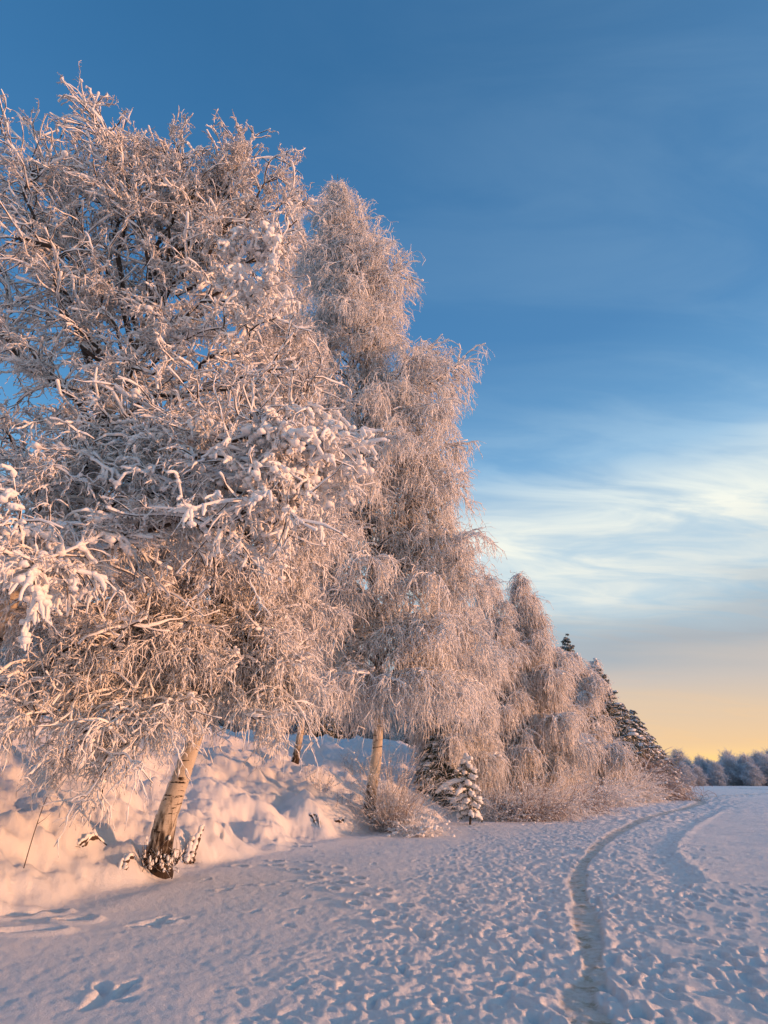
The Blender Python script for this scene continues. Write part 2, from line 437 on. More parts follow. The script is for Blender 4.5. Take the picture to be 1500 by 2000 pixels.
def build_ground():
    r = [0.3]; 
    while r[-1] < 9000:
        q = r[-1]
        s = 0.35 if q < 4.2 else (min(max(q * q / 1000, 0.022), 0.0058 * q) if q < 60 else (0.012 * q if q < 200 else 0.06 * q))
        r.append(q + s)
    r = np.array(r)
    az = np.concatenate([np.arange(-180, -56, 2.0), np.arange(-56, 44, 0.105), np.arange(44, 180, 2.0)])
    az = np.radians(az)
    R, A = np.meshgrid(r, az, indexing='ij')
    x = R * np.sin(A); y = R * np.cos(A)
    z, gr, w = height(x, y)
    n, m = x.shape
    V = np.stack([x, y, z], -1).reshape(-1, 3)
    idx = np.arange(n * m).reshape(n, m)
    a = idx[:-1]; b = idx[1:]
    F = np.stack([a, np.roll(a, -1, 1), np.roll(b, -1, 1), b], -1).reshape(-1, 4)[:, ::-1]
    V = np.vstack([V, [[0, 0, ground_z(0, 0.1)]]])
    c = len(V) - 1
    mb = MB(); mb.add(V, F)
    T = np.stack([idx[0], np.full(m, c), np.roll(idx[0], -1)], -1)[:, ::-1]
    mb.f.append(T.astype(np.int32)); mb.mi.append(np.zeros(m, np.int32))
    o = mb.build('snow_ground', MAT['ground'])
    at_ = o.data.attributes.new('trodden', 'FLOAT', 'POINT')
    at_.data.foreach_set('value', np.append(gr.ravel(), 0).astype(np.float32))
    o["kind"] = "structure"
    return o

# ------------------------------------------------------------------ materials
MAT = {}
def material(name):
    m = bpy.data.materials.new(name); m.use_nodes = True
    nt = m.node_tree; p = nt.nodes['Principled BSDF']
    p.inputs['Specular IOR Level'].default_value = 0.25
    return m, nt, p
SNOW = (0.90, 0.885, 0.87)
def noise(nt, scale, detail=4, rough=.5, vec=None):
    n = nd(nt, 'ShaderNodeTexNoise'); n.inputs['Scale'].default_value = scale; n.inputs['Detail'].default_value = detail; n.inputs['Roughness'].default_value = rough
    if vec is None:
        g = nd(nt, 'ShaderNodeNewGeometry'); vec = g.outputs['Position']
    nt.links.new(vec, n.inputs['Vector'])
    return n.outputs[0]
def bump(nt, p, h, strength, dist):
    b = nd(nt, 'ShaderNodeBump'); b.inputs['Strength'].default_value = strength; b.inputs['Distance'].default_value = dist
    nt.links.new(h, b.inputs['Height']); nt.links.new(b.outputs[0], p.inputs['Normal'])

m, nt, p = material('ground'); MAT['ground'] = m
a = nd(nt, 'ShaderNodeAttribute', attribute_name='trodden')
n = noise(nt, 9, 5, .65); nb = noise(nt, 2.2, 3)
dirt = mth(nt, 'MULTIPLY', a.outputs['Fac'], mth(nt, 'ADD', 0.45, mth(nt, 'MULTIPLY', sstep(nt, n, .35, .7), 0.75)), clamp=True)
c = mixc(nt, mth(nt, 'MULTIPLY', nb, 0.3), SNOW, (0.85, 0.84, 0.83))
c = mixc(nt, dirt, c, mixc(nt, sstep(nt, noise(nt, 3.5, 5, .7), .5, .62), (0.66, 0.62, 0.56), (0.44, 0.37, 0.27)))
nt.links.new(c, p.inputs['Base Color']); p.inputs['Roughness'].default_value = 0.65
hh = mth(nt, 'ADD', noise(nt, 38, 5, .7), mth(nt, 'MULTIPLY', noise(nt, 260, 2, .6), 0.35))
bump(nt, p, hh, 0.9, 0.022)

m, nt, p = material('snow'); MAT['snow'] = m
p.inputs['Base Color'].default_value = (*SNOW, 1); p.inputs['Roughness'].default_value = 0.7
bump(nt, p, noise(nt, 60, 3, .6), 0.5, 0.01)

def snowy(name, dark1, dark2, lo, hi, frost, nscale=25, snowcol=SNOW):
    """dark bark or needles with rime, thicker where the surface faces up"""
    m, nt, p = material(name); MAT[name] = m
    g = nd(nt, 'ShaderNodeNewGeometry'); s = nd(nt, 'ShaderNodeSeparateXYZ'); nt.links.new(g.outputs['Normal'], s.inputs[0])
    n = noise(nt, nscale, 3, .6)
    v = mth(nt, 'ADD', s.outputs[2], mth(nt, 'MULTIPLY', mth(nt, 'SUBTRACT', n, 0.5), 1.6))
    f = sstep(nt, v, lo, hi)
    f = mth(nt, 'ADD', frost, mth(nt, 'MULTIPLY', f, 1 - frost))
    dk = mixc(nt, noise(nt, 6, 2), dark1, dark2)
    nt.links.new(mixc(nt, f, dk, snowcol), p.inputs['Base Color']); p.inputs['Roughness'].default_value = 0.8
    return m
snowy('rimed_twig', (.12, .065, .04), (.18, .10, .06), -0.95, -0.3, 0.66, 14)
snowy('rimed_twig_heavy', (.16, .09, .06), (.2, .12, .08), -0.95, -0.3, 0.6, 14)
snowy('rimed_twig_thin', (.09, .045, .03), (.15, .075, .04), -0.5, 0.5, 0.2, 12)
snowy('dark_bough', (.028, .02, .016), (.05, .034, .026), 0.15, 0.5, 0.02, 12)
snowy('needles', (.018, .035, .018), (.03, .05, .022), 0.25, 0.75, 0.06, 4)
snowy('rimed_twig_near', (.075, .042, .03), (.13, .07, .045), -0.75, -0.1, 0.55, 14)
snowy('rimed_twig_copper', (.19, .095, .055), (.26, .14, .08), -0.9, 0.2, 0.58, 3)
snowy('far_shaded_rime', (.12, .13, .15), (.17, .18, .2), -0.6, 0.4, 0.5, 2, (.74, .78, .84))  # blue of the shaded far shore painted into bark and rime colours
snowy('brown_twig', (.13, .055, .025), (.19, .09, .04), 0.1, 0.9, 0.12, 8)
snowy('root_bark', (.03, .018, .012), (.07, .035, .02), 0.35, 0.7, 0.02, 9)

m, nt, p = material('birch_bark'); MAT['birch_bark'] = m
g = nd(nt, 'ShaderNodeNewGeometry')
mp = nd(nt, 'ShaderNodeMapping'); nt.links.new(g.outputs['Position'], mp.inputs[0]); mp.inputs['Scale'].default_value = (2.6, 2.6, 15)
lent = noise(nt, 1.2, 4, .6, mp.outputs[0])
big = noise(nt, 3.5, 3, .6)
hgt = nd(nt, 'ShaderNodeAttribute', attribute_name='height')     # metres above the root collar
mp2 = nd(nt, 'ShaderNodeMapping'); nt.links.new(g.outputs['Position'], mp2.inputs[0]); mp2.inputs['Scale'].default_value = (9, 9, 2.2)
lowd = sstep(nt, mth(nt, 'ADD', hgt.outputs['Fac'], mth(nt, 'MULTIPLY', mth(nt, 'SUBTRACT', noise(nt, 1.6, 4, .6, mp2.outputs[0]), 0.5), 3.2)), 1.5, 0.4)
dk = mth(nt, 'MAXIMUM', sstep(nt, mth(nt, 'ADD', lent, mth(nt, 'MULTIPLY', mth(nt, 'SUBTRACT', big, .5), .35)), 0.60, 0.63), lowd)
up = sstep(nt, hgt.outputs['Fac'], 3.0, 7.0)
dk = mth(nt, 'MAXIMUM', dk, mth(nt, 'MULTIPLY', up, sstep(nt, big, .3, .6)))
sx = nd(nt, 'ShaderNodeSeparateXYZ'); nt.links.new(g.outputs['Normal'], sx.inputs[0])
sn = mth(nt, 'ADD', mth(nt, 'ADD', sx.outputs[2], mth(nt, 'MULTIPLY', sx.outputs[0], -0.5)), mth(nt, 'MULTIPLY', mth(nt, 'SUBTRACT', noise(nt, 9, 4, .65), 0.5), 1.2))
bc = mixc(nt, dk, mixc(nt, noise(nt, 5, 3), (.62, .56, .47), (.48, .40, .31)), (.035, .022, .015))
bc = mixc(nt, sstep(nt, sn, .45, .6), bc, SNOW)
nt.links.new(bc, p.inputs['Base Color']); p.inputs['Roughness'].default_value = 0.7
bump(nt, p, mth(nt, 'ADD', lent, mth(nt, 'MULTIPLY', noise(nt, 20, 4, .6), .6)), 0.8, 0.02)

#GROUND#
build_ground()

# ------------------------------------------------------------------ tree grower
def colonize(skel, A, D, di, dk, rng, bias=(0, 0, 0.1), iters=160, maxn=7000):
    """space colonisation from skeleton nodes; returns node positions and parents"""
    pos = [p for p, par in skel]; par = [q for p, q in skel]
    P = np.array(pos)
    A = A.copy()
    n_old = 0
    near = np.full(len(A), -1); nd2 = np.full(len(A), 1e9)
    bias = np.array(bias)
    for it in range(iters):
        new = P[n_old:]
        for s in range(0, len(new), 400):
            d = ((A[:, None] - new[None, s:s + 400]) ** 2).sum(-1)
            k = d.argmin(1); dm = d[np.arange(len(A)), k]
            m = dm < nd2; nd2[m] = dm[m]; near[m] = k[m] + n_old + s
        n_old = len(P)
        alive = nd2 > dk * dk
        A = A[alive]; near = near[alive]; nd2 = nd2[alive]
        if len(A) == 0: break
        act = nd2 < di * di
        if not act.any(): di *= 1.3; continue
        src = near[act]; dirs = norm(A[act] - P[src])
        acc = np.zeros((len(P), 3)); np.add.at(acc, src, dirs)
        u = np.unique(src)
        g = norm(norm(acc[u]) + bias + rng.randn(len(u), 3) * 0.12)
        q = P[u] + g * D
        # avoid stalled duplicates
        ok = ((q[:, None] - P[None, -600:]) ** 2).sum(-1).min(1) > (D * 0.25) ** 2
        if not ok.any(): 
            A = A[~act] if (~act).any() else A[:0]; near = near[~act]; nd2 = nd2[~act]
            if len(A) == 0: break
            continue
        P = np.vstack([P, q[ok]]); par += list(u[ok])
        if len(P) > maxn: break
    return P, np.array(par)

def chains(par, rad):
    """split the node tree into polylines, the thickest child continuing its parent's line"""
    n = len(par); kids = [[] for _ in range(n)]
    for i in range(n):
        if par[i] >= 0: kids[par[i]].append(i)
    out = []
    stack = [(i, -1) for i in range(n) if par[i] < 0]
    while stack:
        s, p = stack.pop()
        ch = [p, s] if p >= 0 else [s]
        c = s
        while kids[c]:
            ks = sorted(kids[c], key=lambda k: -rad[k])
            for k in ks[1:]: stack.append((k, c))
            c = ks[0]; ch.append(c)
        if len(ch) > 1: out.append(ch)
    return out

def resample(P, R, n):
    t = np.concatenate(([0], np.cumsum(np.linalg.norm(np.diff(P, axis=0), axis=1))))
    q = np.linspace(0, t[-1], n)
    return np.stack([np.interp(q, t, P[:, i]) for i in range(3)], -1), np.interp(q, t, R)

def twig_set(mb, rng, S, Dv, n, L, K, droop, r0, curl=0.25, subs=3, sublen=0.3, knob=0.35, mi=0, outw=None, sub_r=0.8, spread=0.7):
    """n hanging or rising twigs from start points S (M,3) with directions Dv (M,3); side twiglets grow from them"""
    k = rng.randint(0, len(S), n)
    p = S[k] + rng.randn(n, 3) * 0.02; d = norm(Dv[k] * 0.8 + rng.randn(n, 3) * spread + (outw[k] * 0.5 if outw is not None else 0))
    ln = L * (0.45 + 0.9 * rng.rand(n)); dr = droop[k] if isinstance(droop, np.ndarray) else np.full(n, droop)
    dr = dr * (0.5 + rng.rand(n))
    P = np.empty((n, K, 3)); P[:, 0] = p
    DD = np.empty((n, K, 3)); DD[:, 0] = d
    for i in range(1, K):
        d = norm(d + np.array([0, 0, -1.0]) * (dr * 1.7 / K)[:, None] + rng.randn(n, 3) * curl)
        p = p + d * (ln / (K - 1))[:, None]; P[:, i] = p; DD[:, i] = d
    R = r0 * (0.7 + 0.6 * rng.rand(n))[:, None] * np.linspace(1, 0.5, K)[None] * (1 + knob * rng.randn(n, K)).clip(0.45, 2)
    tubes(mb, P, R, 3, mi)
    if subs:
        m = n * subs; kk = np.repeat(np.arange(n), subs); j = rng.randint(1, K, m)
        sp = P[kk, j]; sd = norm(DD[kk, j] * 0.6 + rng.randn(m, 3) * 0.75); K2 = 4
        sl_ = sublen * (0.4 + rng.rand(m)); Q = np.empty((m, K2, 3)); Q[:, 0] = sp; q = sp; d = sd
        for i in range(1, K2):
            d = norm(d + np.array([0, 0, -1.0]) * (dr[kk] * 1.6 / K2)[:, None] + rng.randn(m, 3) * curl)
            q = q + d * (sl_ / (K2 - 1))[:, None]; Q[:, i] = q
        R2 = r0 * sub_r * (0.6 + 0.6 * rng.rand(m))[:, None] * np.linspace(1, 0.55, K2)[None] * (1 + knob * rng.randn(m, K2)).clip(0.45, 2)
        tubes(mb, Q, R2, 3, mi)
    return P

def ico():
    t = (1 + 5 ** .5) / 2
    v = norm(np.array([(-1, t, 0), (1, t, 0), (-1, -t, 0), (1, -t, 0), (0, -1, t), (0, 1, t), (0, -1, -t), (0, 1, -t), (t, 0, -1), (t, 0, 1), (-t, 0, -1), (-t, 0, 1)], float))
    f = [(0, 11, 5), (0, 5, 1), (0, 1, 7), (0, 7, 10), (0, 10, 11), (1, 5, 9), (5, 11, 4), (11, 10, 2), (10, 7, 6), (7, 1, 8), (3, 9, 4), (3, 4, 2), (3, 2, 6), (3, 6, 8), (3, 8, 9), (4, 9, 5), (2, 4, 11), (6, 2, 10), (8, 6, 7), (9, 8, 1)]
    v = list(map(tuple, v)); cache = {}; F = []
    def mid(a, b):
        k = (min(a, b), max(a, b))
        if k not in cache:
            q = np.array(v[a]) + np.array(v[b]); v.append(tuple(q / np.linalg.norm(q))); cache[k] = len(v) - 1
        return cache[k]
    for a, b, c in f:
        x, y, z = mid(a, b), mid(b, c), mid(c, a); F += [(a, x, z), (b, y, x), (c, z, y), (x, y, z)]
    return np.array(v), np.array(F)
ICOV, ICOF = ico()
def blobs(mb, rng, C, S, mi=0):
    """lumps of snow: C centres (N,3), S sizes (N,3)"""
    N = len(C)
    if N == 0: return
    V = ICOV[None] * S[:, None] * (1 + 0.13 * rng.randn(N, len(ICOV), 1)) + C[:, None]
    F = (ICOF[None] + (np.arange(N) * len(ICOV))[:, None, None]).reshape(-1, 3)
    mb.add(V.reshape(-1, 3), F, mi)

def lobes_pts(lobes, n, rng, dmin=1.3):
    """attraction points inside ellipsoids given as (px, py, Y, radius)"""
    C = np.array([at(l[0], l[1], l[2]) for l in lobes]); R = np.array([l[3] for l in lobes])
    w = R ** 2.3; w /= w.sum(); k = rng.choice(len(R), n, p=w)
    u = norm(rng.randn(n, 3)) * (rng.rand(n, 1) ** (1 / 2.2))
    rr = np.stack([R, np.maximum(R, dmin), R], -1)[k]
    return C[k] + u * rr

def trunk_mesh(tree, pts, r0, r1, mat, flare=0.5, sides=14, base_z=None, name='trunk'):
    c = catmull(pts, 7); n = len(c)
    t = np.linspace(0, 1, n); R = r0 + (r1 - r0) * t ** 0.85
    hgt = np.concatenate(([0], np.cumsum(np.linalg.norm(np.diff(c, axis=0), axis=1))))
    R = R * (1 + flare * np.exp(-hgt / 0.28))
    mb = MB(); tubes(mb, c[None], R[None], sides)
    V = mb.v[0]; rng = np.random.RandomState(5)
    ring = V[:n * sides].reshape(n, sides, 3); ax = c[:, None]
    ang = np.arange(sides) * 2 * math.pi / sides
    lob = 1 + 0.05 * np.sin(ang * 3 + 1)[None] + 0.16 * np.exp(-hgt / 0.3)[:, None] * np.sin(ang * 5)[None] + 0.03 * rng.randn(n, sides)
    ring[:] = ax + (ring - ax) * lob[:, :, None]
    mb.v[0] = ring.reshape(-1, 3)
    o = mb.build(name, mat, tree, tree.location)
    a = o.data.attributes.new('height', 'FLOAT', 'POINT')
    hv = np.concatenate([np.repeat(hgt, sides), [hgt[-1]]])
    a.data.foreach_set('value', hv[:len(o.data.vertices)].astype(np.float32))
    return o, c, R

def birch(label, pts, r0, r1, lobes, seed, n_attr, n_twig, L, droop, D=0.3, group='snow laden birches on the bank', twig_r=0.011, limbs=(), heavy=(), tw_mat='rimed_twig',
          subs=3, sublen=.3, ridge=1.0, K=7, n_blob=0, bias=(0, 0, .12), name='birch_tree', base=None, curl=.22, spread=.6, knob=.35, attr=None, knots=1.0, outk=.5):
    rng = np.random.RandomState(seed)
    pts = [np.array(q, float) for q in pts]
    pts[0][2] = ground_z(pts[0][0], pts[0][1]) - 0.12
    tree = empty(name, tuple(pts[0]), label, 'tree', group)
    tr, c, R = trunk_mesh(tree, pts, r0, r1, [MAT['birch_bark']])
    # skeleton nodes from the trunk above its lower part
    skel = []; rad = {}
    cz, cr = resample(c, R, int(np.linalg.norm(np.diff(c, axis=0), axis=1).sum() / D) + 1)
    for i, q in enumerate(cz): skel.append((q, i - 1)); rad[i] = cr[i]
    nt_ = len(skel)
    for (lp, lr) in limbs:
        lp = [np.array(q, float) for q in lp]
        k = int(np.argmin(np.linalg.norm(cz - lp[0], axis=1)))
        cc = catmull([cz[k]] + lp[1:], 6); m = max(3, int(np.linalg.norm(np.diff(cc, axis=0), axis=1).sum() / D))
        q, _ = resample(cc, np.zeros(len(cc)), m)
        last = k
        for j in range(1, m): skel.append((q[j], last)); last = len(skel) - 1
    A = attr if attr is not None else lobes_pts(lobes, n_attr, rng)
    # shelter the bare lower trunk from sprouting
    P, par = colonize(skel, A, D, D * 9, D * 1.25, rng, bias)
    n = len(P)
    # pipe model radii
    kids = np.zeros(n); area = np.zeros(n); leafr = 0.006
    order = range(n - 1, -1, -1)
    for i in order:
        if kids[i] == 0: area[i] = leafr ** 2.1
        p_ = par[i]
        if p_ >= 0: area[p_] += area[i]; kids[p_] += 1
    rd = area ** (1 / 2.1)
    rd = np.minimum(rd, r0 * 0.45)
    for i in range(nt_): rd[i] = rad[i] * 0.9
    # relax
    for _ in range(2):
        Q = P.copy(); cnt = np.ones(n); 
        np.add.at(Q, par[1:].clip(0), P[1:] * 1.0); np.add.at(cnt, par[1:].clip(0), 1)
        Q[1:] += P[par[1:].clip(0)]; cnt[1:] += 1
        P2 = Q / cnt[:, None]; P2[:nt_] = P[:nt_]; P = P2
    dirs = np.zeros((n, 3)); dirs[1:] = norm(P[1:] - P[par[1:].clip(0)])
    ch = chains(par, rd)
    limbs_ch = []; rest = MB(); ridge_mb = MB(); crown = MB()
    for s in ch:
        if s[0] < nt_ and s[1] < nt_: continue
        p_ = P[s].copy(); r_ = rd[s].copy(); r_[0] = min(r_[0], r_[1] * 1.15) if len(r_) > 1 else r_[0]
        m = len(s); p2, r2 = resample(p_, r_, max(3, m))
        r2 = r2 * (1 + 0.08 * rng.randn(len(r2))).clip(.6, 1.4)
        big = r2[0] > 0.035
        if big and len(s) > 6: limbs_ch.append((p2, r2))
        else: tubes(rest, p2[None], r2[None], 6 if r2[0] > .02 else 4)
        # ridge of snow lying on the bough
        hz = np.linalg.norm(norm(p2[-1:] - p2[:1])[0][:2])
        if r2[0] > 0.0085 and hz > .25:
            q, rr = resample(p2, r2, max(4, m * 2))
            th = (0.55 * rr + 0.021 * ridge) * (0.45 + 0.75 * rng.rand(len(rr)) + 0.4 * np.sin(np.arange(len(rr)) * 1.3 + rng.rand() * 6)).clip(.25, 2)
            flat_ = np.concatenate(([.3], np.linalg.norm(norm(np.diff(q, axis=0))[:, :2], axis=1)))
            th = th * (0.35 + 0.65 * flat_)
            q = q + np.array([0, 0, 1.0]) * (rr * 0.75 + th * 0.35)[:, None] + rng.randn(len(q), 3) * 0.004
            tubes(ridge_mb, q[None], th[None], 6)
    for p2, r2 in limbs_ch:
        mb = MB(); tubes(mb, p2[None], r2[None], 8); mb.build('limb', MAT['dark_bough'], tree, tree.location)
    if rest.n: rest.build('branchwork', MAT['dark_bough'], tree, tree.location)
    # twigs start where wood is thin
    thin = np.where((rd < 0.022) & (np.arange(n) >= nt_))[0]
    wts = thin[rng.randint(0, len(thin), 6000)]
    cen = P[thin].mean(0); ow = P[wts] - np.array([np.interp(P[wts][:, 2], cz[:, 2], cz[:, 0]), np.interp(P[wts][:, 2], cz[:, 2], cz[:, 1]), P[wts][:, 2]]).T
    ow = norm(ow + 1e-6)
    dr = droop if not callable(droop) else droop(P[wts])
    tw = twig_set(crown, rng, P[wts], dirs[wts], n_twig, L, K, dr, twig_r, curl=curl, subs=subs, sublen=sublen, outw=ow * outk / .5, spread=spread, knob=knob)
    crown.build('crown', MAT[tw_mat], tree, tree.location)
    # heavy snow lumps, on boughs inside the named zones and sprinkled elsewhere
    sn = ridge_mb
    cand = thin
    for (px, py, Y, r_, nb, sz) in heavy:
        cpt = at(px, py, Y); dist = np.linalg.norm((P[cand] - cpt) / np.array([1, 1.6, 1]), axis=1)
        sel = cand[dist < r_]
        if len(sel) == 0: continue
        k = sel[rng.randint(0, len(sel), nb)]
        # short drooping strings of lumps
        d = norm(dirs[k] * .5 + rng.randn(nb, 3) * .4 + np.array([0, 0, -.6])); q = P[k] + np.array([0, 0, .02])
        KK = 6; PP = np.empty((nb, KK, 3)); ln = sz * 5 * (0.5 + rng.rand(nb))
        for i in range(KK):
            PP[:, i] = q; d = norm(d + np.array([0, 0, -.25]) + rng.randn(nb, 3) * .25); q = q + d * (ln / KK)[:, None]
        RR = sz * (0.5 + 0.8 * rng.rand(nb, KK)) * np.linspace(1, .55, KK)[None]
        RR[:, 0] *= .6
        tubes(sn, PP, RR, 6)
        s_ = sz * (0.6 + 0.8 * rng.rand(nb, 1)) * np.array([[1.3, 1.3, .9]])
        blobs(sn, rng, PP[np.arange(nb), rng.randint(0, KK, nb)], s_)
    if n_blob:
        k = thin[rng.randint(0, len(thin), n_blob)]
        s_ = (0.018 + 0.03 * rng.rand(n_blob, 1) ** 2) * np.array([[1.5, 1.5, .8]]) * knots
        blobs(sn, rng, P[k] + np.array([0, 0, .015]), s_)
    if sn.n: sn.build('snow_load', MAT['snow'], tree, tree.location)
    return tree

def arch_birch(label, pts, r0, r1, boughs, seed, n_hang, L, twig_r, group, let=.22, blen=.42, tw_mat='rimed_twig', th0=.022, droop=1.5, sub=2, flare=.5, spray=.35, nlet=26, lg=.19, bz=.26, heavy=(), lmax=1.9, hang_frac=.72, lift=.25, fork=2.0, curl=.17, knob=.45, hsub=.5, fth=.8, brand=.16, bth=1.35):
    """weeping birch: boughs that rise, arch over and droop, side branchlets along them, hanging twigs below, snow on top.
    boughs: list of (tip point, height of the root on the trunk)"""
    rng = np.random.RandomState(seed)
    pts = [np.array(q, float) for q in pts]; pts[0][2] = ground_z(pts[0][0], pts[0][1]) - .12
    pts[0][2] -= .22
    tree = empty('birch_tree', tuple(pts[0]), label, 'tree', group)
    tr, c, R = trunk_mesh(tree, pts, r0, r1, [MAT['birch_bark']], flare=flare)
    nB = len(boughs); K = 12
    B = np.empty((nB, K, 3)); BR = np.empty((nB, K)); s = np.linspace(0, 1, K)[:, None]
    for i, (tip, hz) in enumerate(boughs):
        k = int(np.argmin(np.abs(c[:, 2] - hz))); S = c[k]; T = np.asarray(tip, float); ln = np.linalg.norm(T - S)
        C = S + (T - S) * .5 + np.array([0, 0, bz * ln]) + rng.randn(3) * .06 * ln
        q = (1 - s) ** 2 * S + 2 * s * (1 - s) * C + s * s * T
        w = np.cumsum(rng.randn(K, 3) * .03 * ln, 0); q = q + (w - w[-1] * s) * np.minimum(s * 4, 1)
        B[i] = q; BR[i] = min(R[k] * .6, .012 + .011 * ln) * np.linspace(1, .22, K)
    lens = np.linalg.norm(B[:, -1] - B[:, 0], axis=1)
    bw = MB(); sn = MB(); cr = MB()
    big = np.argsort(-lens)[:14]; isbig = np.zeros(nB, bool); isbig[big] = True
    for i in big:
        mb = MB(); tubes(mb, B[i:i + 1], BR[i:i + 1], 7); mb.build('limb', MAT['dark_bough'], tree, tree.location)
    if (~isbig).any(): tubes(bw, B[~isbig], BR[~isbig], 5)
    # branchlets
    per = np.maximum(4, (lens / lens.mean() * nlet)).astype(int); bi = np.repeat(np.arange(nB), per); m = len(bi)
    u = .12 + .88 * rng.rand(m) ** .8; f = u * (K - 1); k = np.floor(f).clip(0, K - 2).astype(int); fr = (f - k)[:, None]
    sp = B[bi, k] * (1 - fr) + B[bi, k + 1] * fr; tan = norm(B[bi, k + 1] - B[bi, k])
    side = norm(np.cross(tan, np.array([0, 0, 1.]))); sg = rng.choice([-1, 1], m)[:, None]
    d = norm(tan * .65 + side * sg * (.4 + .6 * rng.rand(m, 1)) + np.array([0, 0, lift]) + rng.randn(m, 3) * .22)
    ll = np.minimum(lens[bi] * blen * (1.15 - u * .6) * (.5 + .7 * rng.rand(m)), lmax)
    K2 = 7; Q = np.empty((m, K2, 3)); Q[:, 0] = sp; q = sp
    for i in range(1, K2):
        d = norm(d + np.array([0, 0, -lg]) + rng.randn(m, 3) * brand); q = q + d * (ll / (K2 - 1))[:, None]; Q[:, i] = q
    tubes(bw, Q, (.011 + .004 * ll)[:, None] * np.linspace(1, .4, K2)[None], 4)
    nb2 = int(m * fork); a2 = rng.randint(0, m, nb2); f2 = 1 + rng.rand(nb2) * (K2 - 2.01); k2 = f2.astype(int); fr2 = (f2 - k2)[:, None]
    q = Q[a2, k2] * (1 - fr2) + Q[a2, k2 + 1] * fr2; t2 = norm(Q[a2, k2 + 1] - Q[a2, k2])
    d = norm(t2 * .8 + norm(np.cross(t2, rng.randn(nb2, 3))) * (.5 + .5 * rng.rand(nb2, 1)) + np.array([0, 0, lift * .6])); l2 = ll[a2] * (.25 + .35 * rng.rand(nb2))
    K3 = 5; Q2 = np.empty((nb2, K3, 3)); Q2[:, 0] = q
    for i in range(1, K3):
        d = norm(d + np.array([0, 0, -lg * 1.1]) + rng.randn(nb2, 3) * .2); q = q + d * (l2 / (K3 - 1))[:, None]; Q2[:, i] = q
    tubes(bw, Q2, (.008 + .004 * l2)[:, None] * np.linspace(1, .45, K3)[None], 4)
    bw.build('branchwork', MAT['dark_bough'], tree, tree.location)
    # snow ridges
    def ridge(P, R_, th):
        n, kk = R_.shape; T = norm(np.gradient(P, axis=1)); fl = np.linalg.norm(T[..., :2], axis=-1)
        t = (th + .45 * R_) * (.4 + .9 * rng.rand(n, kk)) * (.25 + .75 * fl)
        tubes(sn, P + np.array([0, 0, 1.]) * (R_ * .7 + t * .4)[..., None], t, 6)
    Pb = np.stack([np.stack([np.interp(np.linspace(0, K - 1, K * 2), np.arange(K), B[i, :, a]) for a in range(3)], -1) for i in range(nB)])
    Rb = np.stack([np.interp(np.linspace(0, K - 1, K * 2), np.arange(K), BR[i]) for i in range(nB)])
    ridge(Pb, Rb, th0 * bth); ridge(Q, (.011 + .004 * ll)[:, None] * np.linspace(1, .4, K2)[None], th0)
    ridge(Q2, (.008 + .004 * l2)[:, None] * np.linspace(1, .45, K3)[None], th0 * fth)
    # hanging twigs from branchlets and from the outer boughs
    nS = 9000; a = rng.randint(0, m, nS); uu = rng.rand(nS) ** .7 * (K2 - 1.01); kk = uu.astype(int); fr = (uu - kk)[:, None]
    S = Q[a, kk] * (1 - fr) + Q[a, kk + 1] * fr; D = norm(Q[a, kk + 1] - Q[a, kk])
    a = rng.randint(0, nb2, nS); uu = rng.rand(nS) ** .7 * (K3 - 1.01); kk = uu.astype(int); fr = (uu - kk)[:, None]
    S = np.concatenate([S[:nS // 3], Q2[a, kk] * (1 - fr) + Q2[a, kk + 1] * fr]); D = np.concatenate([D[:nS // 3], norm(Q2[a, kk + 1] - Q2[a, kk])])
    n1 = int(n_hang * hang_frac)
    twig_set(cr, rng, S, D * 1.2, n1, L, 8, droop, twig_r, curl=curl, subs=sub, sublen=L * hsub, spread=.3, knob=knob)
    twig_set(cr, rng, S, D * 1.2 + np.array([0, 0, .25]), n_hang - n1, L * spray * 1.2, 5, .5, twig_r, curl=.25, subs=sub, sublen=L * .25, spread=.5, knob=.5)
    cr.build('crown', MAT[tw_mat], tree, tree.location)
    k = rng.randint(0, m, m); blobs(sn, rng, Q[k, rng.randint(0, K2, m)] + np.array([0, 0, .02]), th0 * (.9 + 1.3 * rng.rand(m, 1) ** 2) * np.array([[1.4, 1.4, .85]]))
    for (px, py, Y, r_, nb, sz) in heavy:
        cp = Q.reshape(-1, 3); cd = norm(np.gradient(Q, axis=1)).reshape(-1, 3)
        sel = np.where(np.linalg.norm((cp - at(px, py, Y)) / np.array([1, 1.6, 1]), axis=1) < r_)[0]
        if len(sel) == 0: print('empty zone', px, py); continue
        k = sel[rng.randint(0, len(sel), nb)]; d = norm(cd[k] + rng.randn(nb, 3) * .3 + np.array([0, 0, -.3])); q = cp[k] + np.array([0, 0, .02])
        KK = 7; PP = np.empty((nb, KK, 3)); ln = sz * 7 * (0.5 + rng.rand(nb))
        for i in range(KK):
            PP[:, i] = q; d = norm(d + np.array([0, 0, -.22]) + rng.randn(nb, 3) * .25); q = q + d * (ln / KK)[:, None]
        RR = sz * (.45 + .75 * rng.rand(nb, KK)) * np.linspace(1, .5, KK)[None]; RR[:, 0] *= .6
        tubes(sn, PP, RR, 6)
        blobs(sn, rng, PP[np.arange(nb), rng.randint(0, KK, nb)], sz * (.5 + .8 * rng.rand(nb, 1)) * np.array([[1.3, 1.3, .9]]))
    sn.build('snow_load', MAT['snow'], tree, tree.location)
    return tree

